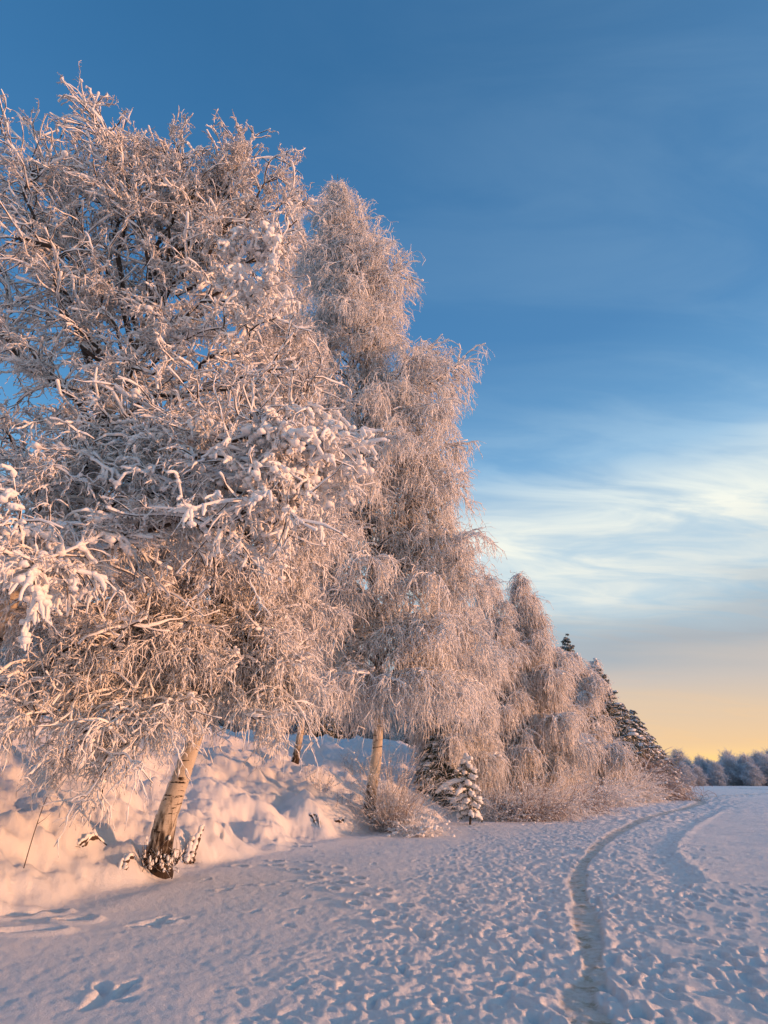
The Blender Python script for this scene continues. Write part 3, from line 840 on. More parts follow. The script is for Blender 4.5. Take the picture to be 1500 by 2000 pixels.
def auto_boughs(pts, H, Rm, n, rng, lo=.1, pw=.8, belly=.25, droopk=.10, rise=.55):
    """tips round a trunk for a free-standing crown"""
    c = catmull([np.array(q, float) for q in pts], 7); z0 = c[0, 2]; out = []
    for i in range(n):
        t = lo + (1 - lo) * ((i + rng.rand()) / n) ** .9
        r = Rm * ((.75 + .25 * (t - lo) / max(belly - lo, .01)) if t < belly else ((1 - t) / (1 - belly)) ** pw) * (.62 + .5 * rng.rand()) + .12
        a = i * 2.4 + rng.randn() * .4; z = z0 + t * H
        x = np.interp(z, c[:, 2], c[:, 0]); y = np.interp(z, c[:, 2], c[:, 1])
        root = z - rise * r * (.6 + .5 * rng.rand()); root = max(root, z0 + .06 * H)
        out.append((np.array([x + r * math.cos(a), y + r * math.sin(a), z - droopk * r]), root))
    return out
#TREES#
import time
_t = time.time()
def A3(*l): return [at(*q) for q in l]

# near birch whose trunk stands just outside the left edge
def lev(p): return p
P0 = [(-8.6, 9.6, 0), at(-120, 1420, 9.4), at(20, 1160, 9.1), at(120, 960, 8.9), at(235, 760, 8.7), at(320, 560, 8.5), at(375, 470, 8.3), at(390, 390, 8.2)]
T0 = [(5, 260, 8.6, 7.8), (70, 350, 8.6, 8.4), (-60, 380, 9, 7.6), (195, 250, 8.4, 9.6), (235, 330, 8.2, 10.2), (290, 300, 8, 10.5), (330, 330, 8.6, 10.5), (370, 300, 8, 10.5), (420, 340, 8, 10.5), (455, 320, 7.9, 10.3), (478, 280, 8, 11.6),
      (460, 330, 8.2, 11.4), (540, 350, 8, 10.6), (575, 385, 8, 10.4), (580, 430, 8, 10), (560, 480, 7.8, 9.6), (520, 560, 7.4, 8.8), (540, 620, 7.2, 8.2), (560, 720, 7.2, 7.4), (580, 800, 7, 6.8), (635, 880, 6.9, 6.0), (600, 870, 6.6, 5.8), (610, 960, 6.9, 5.6), (560, 1000, 6.6, 5.3),
      (480, 1000, 6.4, 5.3), (350, 950, 6.6, 5.8), (300, 860, 6.8, 6.8), (180, 900, 6.6, 6), (100, 960, 6.5, 5.4), (20, 1040, 6, 4.8), (60, 1120, 5.8, 4.4), (-50, 1000, 7, 5), (20, 700, 8, 7.4), (-60, 600, 8.5, 7.4), (70, 520, 8.3, 8.4), (180, 500, 7.6, 8.8),
      (300, 480, 7.4, 9.6), (260, 330, 7.8, 10.4), (350, 330, 7.6, 11), (400, 430, 7.4, 10.4), (100, 800, 7.6, 6.8), (200, 720, 7.2, 7.6), (350, 700, 7, 8), (440, 640, 7.2, 8.6), (30, 900, 7, 6), (150, 380, 9, 9), (60, 420, 9.2, 8.4), (-120, 800, 8, 6), (420, 850, 6.8, 7), (520, 920, 6.5, 6), (250, 1040, 6.6, 5)]
r0_ = np.random.RandomState(31)
arch_birch('huge birch with the highest crown, its thick trunk entering from the left edge', P0, .27, .03, [(at(a, b, c), d) for a, b, c, d in T0] + auto_boughs(P0, 11.2, 2.8, 16, r0_, .34, .5, .4, .05, .9),
      3, 17500, .28, .0115, 'snow laden birches on the bank', th0=.023, droop=.7, sub=3, lg=.07, bz=.10, nlet=24, curl=.4, knob=.6, fork=2.8, fth=.6, brand=.3, bth=1.1, tw_mat='rimed_twig_near', blen=.36, hang_frac=.55, spray=.8, lift=.15, lmax=1.3,
      heavy=[(500, 540, 7.8, .9, 420, .045), (610, 870, 6.9, .8, 520, .044), (580, 970, 6.9, .8, 300, .033), (40, 1090, 6.0, 1.0, 420, .04), (480, 1000, 6.6, .8, 260, .033), (200, 900, 6.8, 1.3, 300, .028), (420, 250, 8, 1.5, 200, .022), (330, 900, 6.7, 1, 260, .03)])
print('near birch', time.time() - _t)

# birch with the leaning patched trunk at the foot of the bank
b1 = ground_hit(305, 1690)
print('b1', b1)
P1 = [(b1[0], b1[1], 0), at(322, 1610, b1[1] - .05), at(356, 1510, b1[1] - .1), at(388, 1420, 12.0), at(432, 1290, 12.0), at(470, 1120, 12.0), at(500, 950, 12.1), at(525, 780, 12.2), at(550, 620, 12.3)]
T1 = [(50, 1400, 9.0, 1300), (150, 1450, 8.9, 1320), (210, 1490, 8.9, 1330), (505, 1400, 10.0, 1350), (595, 1400, 10.4, 1340), (570, 1090, 11, 1180), (610, 1100, 11.2, 1180), (560, 1200, 10.8, 1270), (585, 1290, 10.6, 1310), (550, 1290, 10.4, 1310), (470, 1290, 10, 1320), (400, 1270, 9.8, 1310), (330, 1270, 9.6, 1310), (250, 1270, 9.4, 1310), (170, 1270, 9.2, 1300), (80, 1290, 9.2, 1290), (60, 1200, 9.6, 1260),
      (180, 1150, 9.8, 1230), (300, 1130, 9.8, 1230), (420, 1120, 10, 1220), (520, 1100, 10.2, 1200), (590, 1000, 11, 1100), (560, 900, 11, 1010), (440, 960, 10.6, 1060), (300, 1000, 10.5, 1100), (160, 1040, 10.5, 1150), (600, 780, 11.5, 900), (590, 650, 12, 780), (540, 560, 12, 700), (500, 640, 11.6, 760),
      (420, 780, 11.4, 900), (330, 850, 11.2, 980), (480, 880, 11, 1000), (600, 1250, 11.4, 1300), (230, 1210, 9.4, 1290), (360, 1210, 9.6, 1290), (500, 1230, 10, 1290), (560, 1010, 10.4, 1110)]
arch_birch('birch with leaning black and white trunk, black hollow root at the foot of the bank', P1, .235, .03, [(at(a, b, c), at(450, d, 12)[2]) for a, b, c, d in T1] + auto_boughs(P1, at(550, 620, 12.3)[2] - b1[2], 2.8, 34, r0_, .36, .6, .4, .05, .8),
      7, 15000, .5, .0115, 'snow laden birches on the bank', th0=.021, droop=1.15, sub=3, lg=.13, bz=.16, nlet=24, curl=.3, knob=.55, fork=2.4, fth=.65, brand=.24, bth=1.1, tw_mat='rimed_twig_near', blen=.36, hang_frac=.7, spray=.5, flare=.75, lmax=1.4,
      heavy=[(480, 1280, 10.3, 1.2, 240, .03), (380, 1340, 10, .9, 240, .028), (300, 1280, 9.8, 1.2, 160, .026)])

b1b = ground_hit(205, 1475); print('b1b', b1b)
Yb = b1b[1]
birch('leaning birch half way up the bank, its trunk behind hanging twigs', [(b1b[0], b1b[1], 0), at(235, 1400, Yb), at(262, 1320, Yb), at(300, 1180, Yb), at(330, 1020, Yb), at(345, 880, Yb)],
      .24, .05, [(250, 1120, Yb, 1.6), (150, 980, Yb, 1.7), (340, 920, Yb, 1.6), (60, 1120, Yb, 1.5), (220, 850, Yb, 1.5), (400, 1080, Yb, 1.3)], 9, 900, 5000, .6, 0.8, D=0.34, twig_r=.013, n_blob=600, subs=3)

b2 = ground_hit(716, 1588); print('b2', b2)
Y2 = b2[1]
P2 = [(b2[0], b2[1], 0), at(738, 1440, Y2), at(738, 1300, Y2), at(728, 1140, Y2 - .2), at(712, 950, Y2 - .4), at(694, 750, Y2 - .7), at(674, 560, Y2 - .9), at(659, 340, Y2 - 1)]
def tipz(px, py, Y, rootpy, rootpx=None):
    t = at(px, py, Y); return (t, at(rootpx or px, rootpy, Y2 - .5)[2])
tips2 = [tipz(q[0] - (32 if q[0] > 770 else 10), *q[1:]) for q in ((668, 385, Y2 - 1, 480), (640, 420, Y2 - 1, 540), (722, 425, Y2 - 1.2, 600), (700, 480, Y2 - 1.5, 620), (755, 490, Y2 - 1, 640), (610, 500, Y2 - 1.5, 640), (812, 530, Y2 - 1.2, 700), (790, 600, Y2 - 2, 740), (740, 560, Y2 + .5, 700),
    (795, 660, Y2 - .6, 800), (850, 690, Y2 - 2, 820), (932, 705, Y2 - 1.4, 860), (880, 700, Y2 - .4, 850), (900, 790, Y2 - 2, 930), (840, 780, Y2 + .6, 930), (915, 870, Y2 - .8, 1010), (860, 860, Y2 - 2.2, 1000), (915, 930, Y2 - 1.6, 1080), (870, 960, Y2 + .5, 1080),
    (950, 1050, Y2 - 1.8, 1130), (905, 1040, Y2 - .6, 1130), (940, 1130, Y2 - 1.2, 1210), (880, 1120, Y2 - 2.4, 1200), (955, 1225, Y2 - 1.0, 1290), (900, 1220, Y2 - 2.6, 1290), (960, 1330, Y2 - .6, 1370), (940, 1345, Y2 - 1.8, 1370), (870, 1320, Y2 - 2.6, 1370), (800, 1330, Y2 - 2.8, 1390), (990, 1280, Y2 + .8, 1340),
    (600, 620, Y2 - 1.5, 740), (590, 760, Y2 - 2, 850), (560, 900, Y2 - 2, 980), (540, 1020, Y2 - 2.2, 1090), (530, 1150, Y2 - 2.2, 1200), (560, 1260, Y2 - 2.2, 1290), (590, 1330, Y2 - 2, 1370), (660, 1330, Y2 - 2.8, 1390), (720, 1320, Y2 - 2.8, 1400))]
rb = np.random.RandomState(4)
ab = auto_boughs(P2, at(659, 340, Y2 - 1)[2] - b2[2], 3.6, 104, rb, .17, .75, .3)
arch_birch('tall weeping birch, straight trunk rising beside a frosted bush at the foot of the bank', P2, .23, .015, tips2 + ab, 13, 27000, .95, .0145, 'snow laden birches on the bank', th0=.03, nlet=22, sub=3, curl=.26, knob=.5)

b2c = ground_hit(574, 1488); print('b2c', b2c)
Yc = b2c[1]
P3 = [(b2c[0], b2c[1], 0), at(590, 1400, Yc), at(596, 1250, Yc), at(592, 1050, Yc), at(586, 850, Yc - .3), at(580, 650, Yc - .6), at(578, 480, Yc - .8), at(574, 305, Yc - 1)]
arch_birch('slender birch half hidden on the bank, topped by a thin bare spire', P3, .17, .012, [b_ for b_ in auto_boughs(P3, at(574, 305, Yc - 1)[2] - b2c[2], 3.0, 74, rb, .16, .85, .3)], 17, 11000, .8, .0145, 'snow laden birches on the bank', th0=.03, nlet=18, curl=.22)
print('big birches', time.time() - _t)

def base_at(px, Y):
    z = 0.5
    for _ in range(6):
        x = (px - 750) * (Y * CT + (z - CAM_H) * ST) / FPX
        z = ground_z(x, Y)
    return x, z

def profile_pts(base, H, Rm, n, rng, lo=.12, pw=.8, belly=.28, lean=(0, 0)):
    """attraction points of a free-standing crown: widest at belly, tapering to the tip"""
    t = lo + (1 - lo) * rng.rand(int(n * 2.6))
    r = np.where(t < belly, .72 + .28 * (t - lo) / max(belly - lo, .01), ((1 - t) / (1 - belly)) ** pw)
    keep = rng.rand(len(t)) < r ** 1.5 + .05
    t = t[keep][:n]; r = r[keep][:n]; a = rng.rand(len(t)) * 2 * math.pi; q = Rm * r * np.sqrt(rng.rand(len(t)))
    wob = 1 + .3 * np.sin(a * 3 + t * 17) + .15 * np.sin(a * 2 - t * 31)
    q = q * wob
    return np.stack([base[0] + q * np.cos(a) + lean[0] * t * H, base[1] + q * np.sin(a) + lean[1] * t * H, base[2] + t * H], -1)

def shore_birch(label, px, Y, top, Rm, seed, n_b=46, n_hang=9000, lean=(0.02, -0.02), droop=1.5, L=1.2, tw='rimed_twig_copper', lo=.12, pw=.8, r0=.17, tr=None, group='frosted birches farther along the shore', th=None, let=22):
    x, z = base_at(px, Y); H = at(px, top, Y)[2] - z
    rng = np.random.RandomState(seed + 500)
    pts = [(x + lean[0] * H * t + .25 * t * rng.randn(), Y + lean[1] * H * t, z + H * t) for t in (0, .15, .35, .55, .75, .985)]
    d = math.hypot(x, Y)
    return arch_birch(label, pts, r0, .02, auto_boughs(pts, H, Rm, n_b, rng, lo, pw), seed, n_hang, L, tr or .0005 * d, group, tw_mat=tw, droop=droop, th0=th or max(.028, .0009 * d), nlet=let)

def conifer(label, px, Y, top, Rm, seed, n_tier=16, group='snowy conifers among the birches', snow=1.0, pine=False, x=None, H=None, name='spruce_tree', nn=70):
    rng = np.random.RandomState(seed)
    if x is None: x, z = base_at(px, Y); H = at(px, top, Y)[2] - z
    else: z = ground_z(x, Y)
    o = (x, Y, z - .15)
    tree = empty(name, o, label, 'tree', group)
    lean = rng.randn(2) * .02 * H
    zz = np.linspace(0, H * .985, 9); c = np.stack([x + lean[0] * (zz / H) ** 2, Y + lean[1] * (zz / H) ** 2, z - .15 + zz], -1)
    mb = MB(); tubes(mb, c[None], (H * .013 * (1 - zz / H) + .02)[None], 8); mb.build('trunk', MAT['dark_bough'], tree, o)
    nb = MB(); sn = MB(); bo = MB()
    t0 = .22 if pine else .04
    for i in range(n_tier):
        t = t0 + (1 - t0) * (i + .5) / n_tier
        rr = Rm * ((1 - t) ** .75 * (1 if not pine else (.55 + .45 * rng.rand())) + .04)
        k = 5 + rng.randint(0, 3)
        for j in range(k):
            a = 2 * math.pi * (j + rng.rand() * .7) / k + i * 1.3; ln = rr * (.7 + .5 * rng.rand()); K = 7
            s = np.linspace(0, 1, K)
            rise = (.35 * ln * s - .15 * ln * s * s) if pine else (.12 * ln * s - .55 * ln * s * s)
            hz_ = np.array([math.cos(a), math.sin(a)])
            tz = t * H + rng.randn() * H * .012
            q = np.stack([x + lean[0] * t * t + hz_[0] * ln * s, Y + lean[1] * t * t + hz_[1] * ln * s, z + tz + rise], -1)
            tubes(bo, q[None], np.linspace(.02 + .006 * ln, .008, K)[None], 4)
            # needle sprays on both sides of the bough
            m = int(nn * (.4 + ln / Rm)); u = rng.rand(m) ** (.5 if pine else .8); lo_ = np.floor(u * (K - 1)).clip(0, K - 2).astype(int); fr = u * (K - 1) - lo_
            sp = q[lo_] * (1 - fr)[:, None] + q[lo_ + 1] * fr[:, None]
            side_ = np.array([-hz_[1], hz_[0], 0.]); sg = rng.choice([-1, 1], m)[:, None]
            dv = norm(side_[None] * sg * .9 + np.array([hz_[0], hz_[1], 0]) * .7 + rng.randn(m, 3) * (.6 if pine else .35) + np.array([0, 0, .3 if pine else -.25]))
            l2 = ln * .34 * (1.15 - u) * (.5 + rng.rand(m)) + .12
            sp2 = np.stack([sp, sp + dv * (l2 * .5)[:, None], sp + dv * l2[:, None] + np.array([0, 0, -1]) * (l2 * (.1 if pine else .3))[:, None]], 1)
            wn = (.028 + .010 * ln) * (.7 + .6 * rng.rand(m))
            tubes(nb, sp2, wn[:, None] * np.array([[.7, 1.2, .3]]), 3)
            # snow pads on top of the bough
            ns = max(2, int(5 * snow)); u2 = .25 + .72 * rng.rand(ns); li = np.floor(u2 * (K - 1)).clip(0, K - 2).astype(int)
            cs = q[li] + (q[li + 1] - q[li]) * (u2 * (K - 1) - li)[:, None] + np.array([0, 0, .05]) + rng.randn(ns, 3) * np.array([.06, .06, .01])
            w_ = ln * (.10 + .09 * rng.rand(ns, 1)) * snow
            blobs(sn, rng, cs, w_ * np.array([[1.25, 1.25, .42]]))
    bo.build('branchwork', MAT['dark_bough'], tree, o); nb.build('crown', MAT['needles'], tree, o); sn.build('snow_load', MAT['snow'], tree, o)
    return tree

def shrub(label, x, y, n, L, seed, mat='rimed_twig', r=.012, spread=.5, droop=.35, base_r=.35, subs=4, sublen=.4, cat='shrub', name='shrub', group=None, lean=(0, 0), snow=0, K=8, load=.03):
    rng = np.random.RandomState(seed); z = ground_z(x, y)
    o = (x, y, z)
    e = empty(name, o, label, cat, group)
    a = rng.rand(300) * 2 * math.pi; q = base_r * np.sqrt(rng.rand(300))
    S = np.stack([x + q * np.cos(a), y + q * np.sin(a), np.zeros(300)], -1); S[:, 2] = height(S[:, 0], S[:, 1])[0] - .04
    D = norm(np.stack([np.cos(a) * spread + lean[0], np.sin(a) * spread + lean[1], np.ones(300)], -1))
    mb = MB(); P = twig_set(mb, rng, S, D, n, L, K, droop, r, curl=.16, subs=subs, sublen=sublen, knob=.4, spread=.25, sub_r=.75)
    mb.build('twig_mass', MAT[mat], e, o)
    if snow:
        sn = MB(); k = rng.randint(0, n, snow); j = rng.randint(2, K, snow)
        s_ = load * (.5 + rng.rand(snow, 1)) * np.array([[1.3, 1.3, .9]])
        blobs(sn, rng, P[k, j] + np.array([0, 0, .01]), s_); sn.build('snow_load', MAT['snow'], e, o)
    return e

# ---- along the shore, from the nearest to the farthest
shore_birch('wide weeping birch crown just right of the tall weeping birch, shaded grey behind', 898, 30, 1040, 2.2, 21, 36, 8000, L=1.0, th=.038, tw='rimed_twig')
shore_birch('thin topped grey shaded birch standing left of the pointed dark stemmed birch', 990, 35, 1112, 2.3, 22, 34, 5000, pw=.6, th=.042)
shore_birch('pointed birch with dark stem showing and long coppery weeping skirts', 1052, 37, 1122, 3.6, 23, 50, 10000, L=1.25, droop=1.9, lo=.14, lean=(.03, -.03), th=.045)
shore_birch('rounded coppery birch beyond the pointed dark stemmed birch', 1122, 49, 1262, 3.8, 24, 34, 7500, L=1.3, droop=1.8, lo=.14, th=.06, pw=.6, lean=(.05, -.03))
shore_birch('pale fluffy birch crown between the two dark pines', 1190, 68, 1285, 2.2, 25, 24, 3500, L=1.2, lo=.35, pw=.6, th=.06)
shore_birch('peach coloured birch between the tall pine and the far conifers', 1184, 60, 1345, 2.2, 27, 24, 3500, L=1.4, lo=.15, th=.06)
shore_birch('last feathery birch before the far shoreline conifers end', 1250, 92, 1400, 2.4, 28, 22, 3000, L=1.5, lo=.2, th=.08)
conifer('tall dark pine whose snowy top shows just behind the rounded coppery birch', 1152, 50, 1246, 3.0, 31, 30, pine=True, name='pine_tree', snow=.6, nn=110)
conifer('snow padded dark pine leaning out past the peach coloured birch', 1213, 56, 1305, 3.9, 32, 19, pine=True, name='pine_tree', snow=.8)
conifer('dark spruce with thick white pads beside the brown weeping bush', 1243, 62, 1370, 3.4, 33, 17, snow=.8)
conifer('dark spruce sloping to the snow right of the brown weeping bush', 1262, 74, 1385, 4.0, 34, 17, snow=.8)
conifer('second last spruce of the shore row, broad and snowy', 1284, 90, 1420, 4.2, 35, 16, snow=.8)
conifer('last spruce at the tip of the shore row, reaching toward the far shore', 1302, 106, 1455, 4.0, 36, 15, snow=.7)

def sx(px, Y): return base_at(px, Y)[0]
shrub('pink frosted bush around the trunk of the tall weeping birch', b2[0] + .9, b2[1] - .7, 240, 2.2, 41, r=.009, spread=.42, droop=.25, base_r=.4, subs=5, sublen=.5, mat='rimed_twig_thin', snow=260, load=.02, name='frosted_bush')
shrub('low snowy bush at the right foot of the tall weeping birch', sx(815, 20.5), 20.5, 140, .6, 42, r=.011, spread=.9, droop=.5, base_r=.5, snow=260, load=.035, name='frosted_bush')
shrub('grey pink thicket right of the small snow capped spruce', sx(975, 28.5), 28.5, 600, 1.9, 43, r=.010, spread=.8, droop=.7, base_r=1.8, snow=700, load=.024, name='frosted_thicket')
shrub('tall tangled thicket under the pointed dark stemmed birch', sx(1045, 31.5), 31.5, 800, 2.4, 44, r=.012, spread=.9, droop=.9, base_r=2.0, snow=700, load=.028, name='frosted_thicket')
shrub('low arching bush with brown hollows at the shoreline below the thickets', sx(1010, 29.5), 28.6, 600, 1.5, 45, r=.014, spread=1.0, droop=.7, base_r=1.6, mat='brown_twig', snow=450, load=.032, name='frosted_bush')
shrub('low rusty bush at the snow edge below the pointed dark stemmed birch', sx(1085, 35), 34.0, 700, 1.7, 46, r=.016, spread=1.0, droop=.7, base_r=2.0, mat='brown_twig', snow=450, load=.032, name='frosted_bush')
shrub('pale rounded snowy bush before the brown weeping bush', sx(1180, 51), 50.5, 1500, 3.0, 47, r=.026, spread=.7, droop=.7, base_r=2.4, mat='rimed_twig_heavy', snow=600, load=.06, name='frosted_bush')
shrub('small pale bush linking the rusty bush to the rounded snowy bush', sx(1140, 44), 43, 900, 2.2, 48, r=.02, spread=.8, droop=.7, base_r=2.2, mat='rimed_twig', snow=400, load=.05, name='frosted_bush')
shrub('brown weeping bush with hardly any frost at the snow edge', sx(1238, 57), 56, 1500, 4.2, 49, r=.022, spread=.4, droop=1.3, base_r=1.6, mat='brown_twig', subs=5, sublen=1.0, name='weeping_bush')
shrub('pale low bush at the foot of the last spruces', sx(1280, 103), 101, 700, 2.4, 50, r=.04, spread=.9, droop=.8, base_r=2.5, mat='rimed_twig', name='frosted_bush')

# small spruce under heavy snow caps, with its drooping side bough
def small_spruce():
    Y = 25.0; x, z = base_at(918, Y); o = (x, Y, z); rng = np.random.RandomState(61)
    e = empty('young_spruce', o, 'young spruce bent under round snow caps at the foot of the bank', 'tree')
    H = at(918, 1478, Y)[2] - z
    mb = MB(); zz = np.linspace(-.1, H * .95, 8); c = np.stack([x + .05 * np.sin(zz * 3), np.full(8, Y), z + zz], -1)
    tubes(mb, c[None], np.linspace(.05, .015, 8)[None], 7); mb.build('trunk', MAT['dark_bough'], e, o)
    nb = MB(); sn = MB()
    for i in range(27):
        t = .12 + .86 * (i + rng.rand() * .6) / 27; a = i * 2.4; ln = (.62 * (1 - t) + .18) * (.55 + .7 * rng.rand())
        if i == 16: a = math.pi; ln = 1.25
        hz_ = np.array([math.cos(a), math.sin(a), 0]); s = np.linspace(0, 1, 6)[:, None]
        q = np.array([x, Y, z + t * H]) + hz_ * ln * s + np.array([0, 0, 1]) * (.1 * s - .45 * s * s) * ln
        tubes(nb, q[None], np.linspace(.02, .008, 6)[None], 4)
        m = 60; u = rng.rand(m); k = (u * 4.99).astype(int); sp = q[k] + (q[k + 1] - q[k]) * (u * 5 - k)[:, None]
        dv = norm(rng.randn(m, 3) * .6 + np.array([0, 0, -.35]) + hz_ * .3); l2 = .07 + .12 * rng.rand(m)
        tubes(nb, np.stack([sp, sp + dv * (l2 * .5)[:, None], sp + dv * l2[:, None]], 1), np.array([[.012, .016, .004]]) * np.ones((m, 1)), 3)
        th = np.array([.02, .05, .08, .10, .085, .05]) * (.6 + .7 * rng.rand(6)) * (1.3 if i == 16 else 1); tubes(sn, (q + np.array([0, 0, 1]) * (th * .45)[:, None])[None], th[None], 8)
        blobs(sn, rng, q[3:5] + np.array([0, 0, .05]) + rng.randn(2, 3) * .03, (.06 + .05 * rng.rand(2, 1)) * np.array([[1.3, 1.3, .8]]))
    blobs(sn, rng, np.array([[x, Y, z + H], [x + .03, Y, z + H - .15]]), np.array([[.12, .12, .13], [.16, .16, .13]]))
    nb.build('crown', MAT['needles'], e, o); sn.build('snow_load', MAT['snow'], e, o)
small_spruce()
conifer('dark low spruce in shade behind the young spruce on the bank', 862, 29.5, 1395, 1.5, 62, 9, name='spruce_tree', nn=90, snow=.8)
print('shore', time.time() - _t)

# ---- forest on top of the bank
rngf = np.random.RandomState(77)
protos = [conifer('snowy spruce in the blue shaded forest behind the bank', 0, 52.0, 0, 2.6, 80, 22, group='forest trees behind the bank', x=-34.0, H=9.0, nn=60, snow=.55)]
for k_ in range(2):
    xx_ = -30.0 + 4 * k_; zz_ = ground_z(xx_, 52.0); pp = [(xx_ + .2 * t, 52.0, zz_ + 8.5 * t) for t in (0, .2, .4, .6, .8, .98)]
    protos.append(arch_birch('rimed birch in the blue shaded forest behind the bank', pp, .13, .02, auto_boughs(pp, 8.5, 2.7, 34, rngf, .08, .6), 300 + k_, 5000, 1.0, .024, 'forest trees behind the bank', th0=.035, droop=1.0))
def copy_tree(o, loc, rz, sc):
    c = o.copy(); COL.objects.link(c); c.location = loc; c.rotation_euler = (0, 0, rz); c.scale = (sc, sc, sc)
    for ch_ in o.children:
        d = ch_.copy(); COL.objects.link(d); d.parent = c
    return c
k = 0
for (yA, yB, nrow, off) in ((38, 64, 17, 13), (44, 80, 17, 19), (55, 110, 16, 27)):
    for i in range(nrow):
        px = -420 + (1390) * (i + rngf.rand() * .8) / nrow
        Y = yA + (yB - yA) * max(0., (px - 100) / 900.) ** 1.3 + rngf.randn() * 1.5
        x, z = base_at(px, Y)
        copy_tree(protos[k % 3], (x, Y, z - .2), rngf.rand() * 6.28, .75 + .45 * rngf.rand()); k += 1

# ---- far shore
def far_tree(seed, x, y):
    rng = np.random.RandomState(seed); z = ground_z(x, y); o = (x, y, z)
    e = empty('far_tree', o, 'rimed blue grey tree on the far shore of the lake', 'tree', 'trees on the far shore')
    H = 7 + 1.5 * rng.rand(); mb = MB()
    c = np.stack([x + np.zeros(5), y + np.zeros(5), z + np.linspace(-.2, H * .8, 5)], -1)
    tubes(mb, c[None], np.linspace(.16, .04, 5)[None], 6); mb.build('trunk', MAT['dark_bough'], e, o)
    A = profile_pts((x, y, z), H, 2.9, 420, rng, .06, .5, .4); D = norm(A - np.array([x, y, z + H * .25]))
    mb = MB(); twig_set(mb, rng, A, D, 2600, 1.3, 4, .15, .035, curl=.3, subs=1, sublen=.8, spread=.5); mb.build('crown', MAT['far_shaded_rime'], e, o)
    return e
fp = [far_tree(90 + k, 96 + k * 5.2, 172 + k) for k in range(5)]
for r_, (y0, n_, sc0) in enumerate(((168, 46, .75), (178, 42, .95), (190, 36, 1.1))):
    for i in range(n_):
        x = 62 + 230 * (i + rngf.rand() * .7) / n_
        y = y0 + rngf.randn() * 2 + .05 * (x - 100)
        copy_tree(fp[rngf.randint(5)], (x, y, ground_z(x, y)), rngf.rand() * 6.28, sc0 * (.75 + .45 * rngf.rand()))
print('all', time.time() - _t)

# ---- small things at the foot of the bank
def root_thing(name, label, cat, strokes, r, seed, mat='root_bark', caps=30, cap=.05, sides=7):
    rng = np.random.RandomState(seed); P0 = strokes[0][0]; e = empty(name, tuple(P0), label, cat)
    mb = MB(); sn = MB()
    for st in strokes:
        c = catmull(st, 6); n = len(c); c = c + rng.randn(n, 3) * .008
        R = r * np.linspace(1, .45, n) * (1 + .2 * rng.randn(n)).clip(.5, 1.6)
        tubes(mb, c[None], R[None], sides)
        th = cap * (.5 + .8 * rng.rand(n)); tubes(sn, (c + np.array([0, 0, 1]) * (R * .6 + th * .4)[:, None])[None], th[None], 8)
    mb.build('root_wood', MAT[mat], e, P0); sn.build('snow_cap', MAT['snow'], e, P0)
    return e
def gh(px, py, dz=0):
    p = ground_hit(px, py).copy(); p[2] += dz; return p
root_thing('tree_stump', 'split stump slab with a snow cap right of the leaning birch root', 'stump', [[gh(370, 1685, -.05), gh(376, 1674, .14), gh(384, 1664, .28), gh(392, 1658, .42)], [gh(362, 1688, -.05), gh(368, 1675, .14), gh(372, 1668, .24)]], .085, 1, cap=.05)
for i_, (lab, a_, b_, c_) in enumerate((('dark bare roots poking from the snow left of the leaning birch', (232, 1698), (240, 1684), (262, 1664)),
                                   ('black root over a hollow in the bank at far left', (150, 1650), (172, 1642), (205, 1640)),
                                   ('snow topped root leaning out of the bank below the hanging twigs', (600, 1585), (612, 1600), (622, 1612)),
                                   ('short black root at the bank edge near the tall weeping birch', (652, 1600), (662, 1606), (672, 1604)))):
    root_thing('exposed_root', lab, 'root', [[gh(*a_, -.07), gh(*b_, .035), gh(*c_, -.07)], [gh(a_[0] + 8, a_[1] + 3, -.06), gh(b_[0] + 8, b_[1] - 2, .05), gh(c_[0] + 4, c_[1] + 8, -.06)]], .055, 10 + i_, cap=.03)
# bristly root collar of the leaning birch: old shoots plastered with snow
rng_ = np.random.RandomState(8); B0 = np.array(b1); st = []
e = empty('root_shoots', tuple(B0), 'snow crusted dead shoots around the black foot of the leaning birch', 'shoots')
mb = MB(); sn = MB(); n_ = 70
a_ = rng_.uniform(-2.9, .2, n_); S = B0 + np.stack([np.cos(a_) * .33, np.sin(a_) * .33, rng_.rand(n_) * .1 - .05], -1)
P_ = twig_set(mb, rng_, S, norm(np.stack([np.cos(a_) * .5, np.sin(a_) * .5, np.ones(n_)], -1)), 60, .34, 6, -.1, .009, curl=.15, subs=1, sublen=.15)
mb.build('shoot_wood', MAT['root_bark'], e, B0)
k = rng_.randint(0, 60, 90); blobs(sn, rng_, P_[k, rng_.randint(1, 6, 90)], (.010 + .016 * rng_.rand(90, 1)) * np.array([[1, 1, 1.9]])); sn.build('snow_cap', MAT['snow'], e, B0)

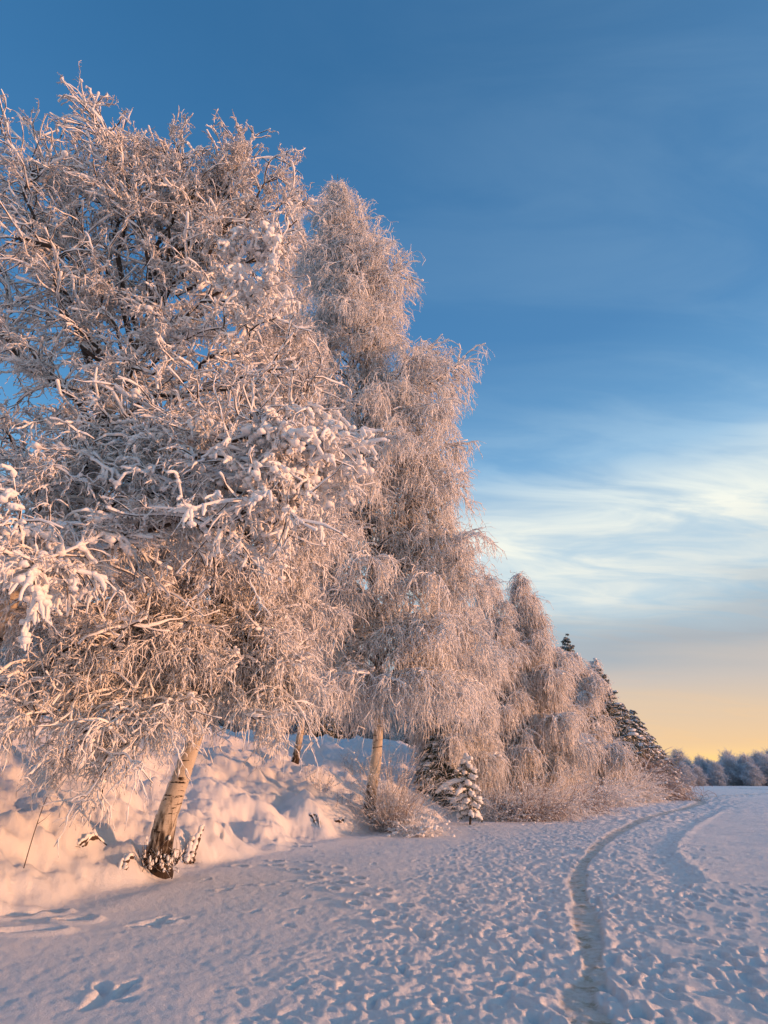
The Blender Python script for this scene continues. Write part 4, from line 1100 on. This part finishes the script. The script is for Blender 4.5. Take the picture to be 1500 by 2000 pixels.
def weed(label, pts, r, seed, top=0):
    rng = np.random.RandomState(seed); e = empty('dead_weed', tuple(pts[0]), label, 'weed'); mb = MB(); c = catmull(pts, 5)
    tubes(mb, c[None], np.linspace(r, r * .5, len(c))[None], 5)
    k = len(c) // 2; q = c[k]; br = np.array([q, q + (.10, 0, .07), q + (.17, 0, .15)]); tubes(mb, br[None], np.array([[r * .6, r * .5, r * .3]]), 5)
    mb.build('stem', MAT['root_bark'], e, pts[0])
    if top:
        mb = MB(); blobs(mb, rng, c[-1] + rng.randn(14, 3) * .03 + np.array([0, 0, .02]), (.02 + .03 * rng.rand(14, 1)) * np.ones((1, 3))); mb.build('snow_cap', MAT['snow'], e, pts[0])
g0 = gh(45, 1697); Yw = g0[1]
weed('bare brown weed stalk with a snow tuft standing at the far left of the bank', [g0 - (0, 0, .1), at(58, 1655, Yw), at(72, 1610, Yw), at(88, 1565, Yw), at(100, 1545, Yw)], .008, 1, 1)
for i_, (px, py, h, lab) in enumerate(((655, 1575, .5, 'thin stalk in the snow nearest the hanging twigs'), (668, 1572, .55, 'forked stalk in the snow between the hanging twigs and the tall weeping birch'), (684, 1568, .45, 'short stalk in the snow left of the straight birch trunk'),
                                    (640, 1545, .6, 'tall stalk leaning beside the snow topped root'), (700, 1560, .7, 'stalk touching the straight birch trunk'), (672, 1520, .5, 'stalk high on the bank behind the straight birch trunk'))):
    g0 = gh(px, py); rr = np.random.RandomState(i_ + 3)
    weed(lab, [g0 - (0, 0, .1), g0 + (rr.randn() * .04, 0, h * .4), g0 + (rr.randn() * .1, 0, h)], .007, i_, 0)
def thicket(label, px, py, n, L, seed, r=.008):
    g = gh(px, py); shrub(label, g[0], g[1], n, L, seed, r=r, spread=.5, droop=.1, base_r=.5, subs=3, sublen=.25, mat='rimed_twig_thin', snow=60, load=.025, name='weed_clump', cat='weeds')
thicket('sparse frosted weeds right of the leaning birch below hanging twigs', 625, 1540, 26, .8, 201)
thicket('sparse frosted weeds behind the straight birch trunk on the bank', 690, 1500, 30, .8, 202)
thicket('frosted weed clump left of the young spruce', 880, 1562, 40, .7, 203)
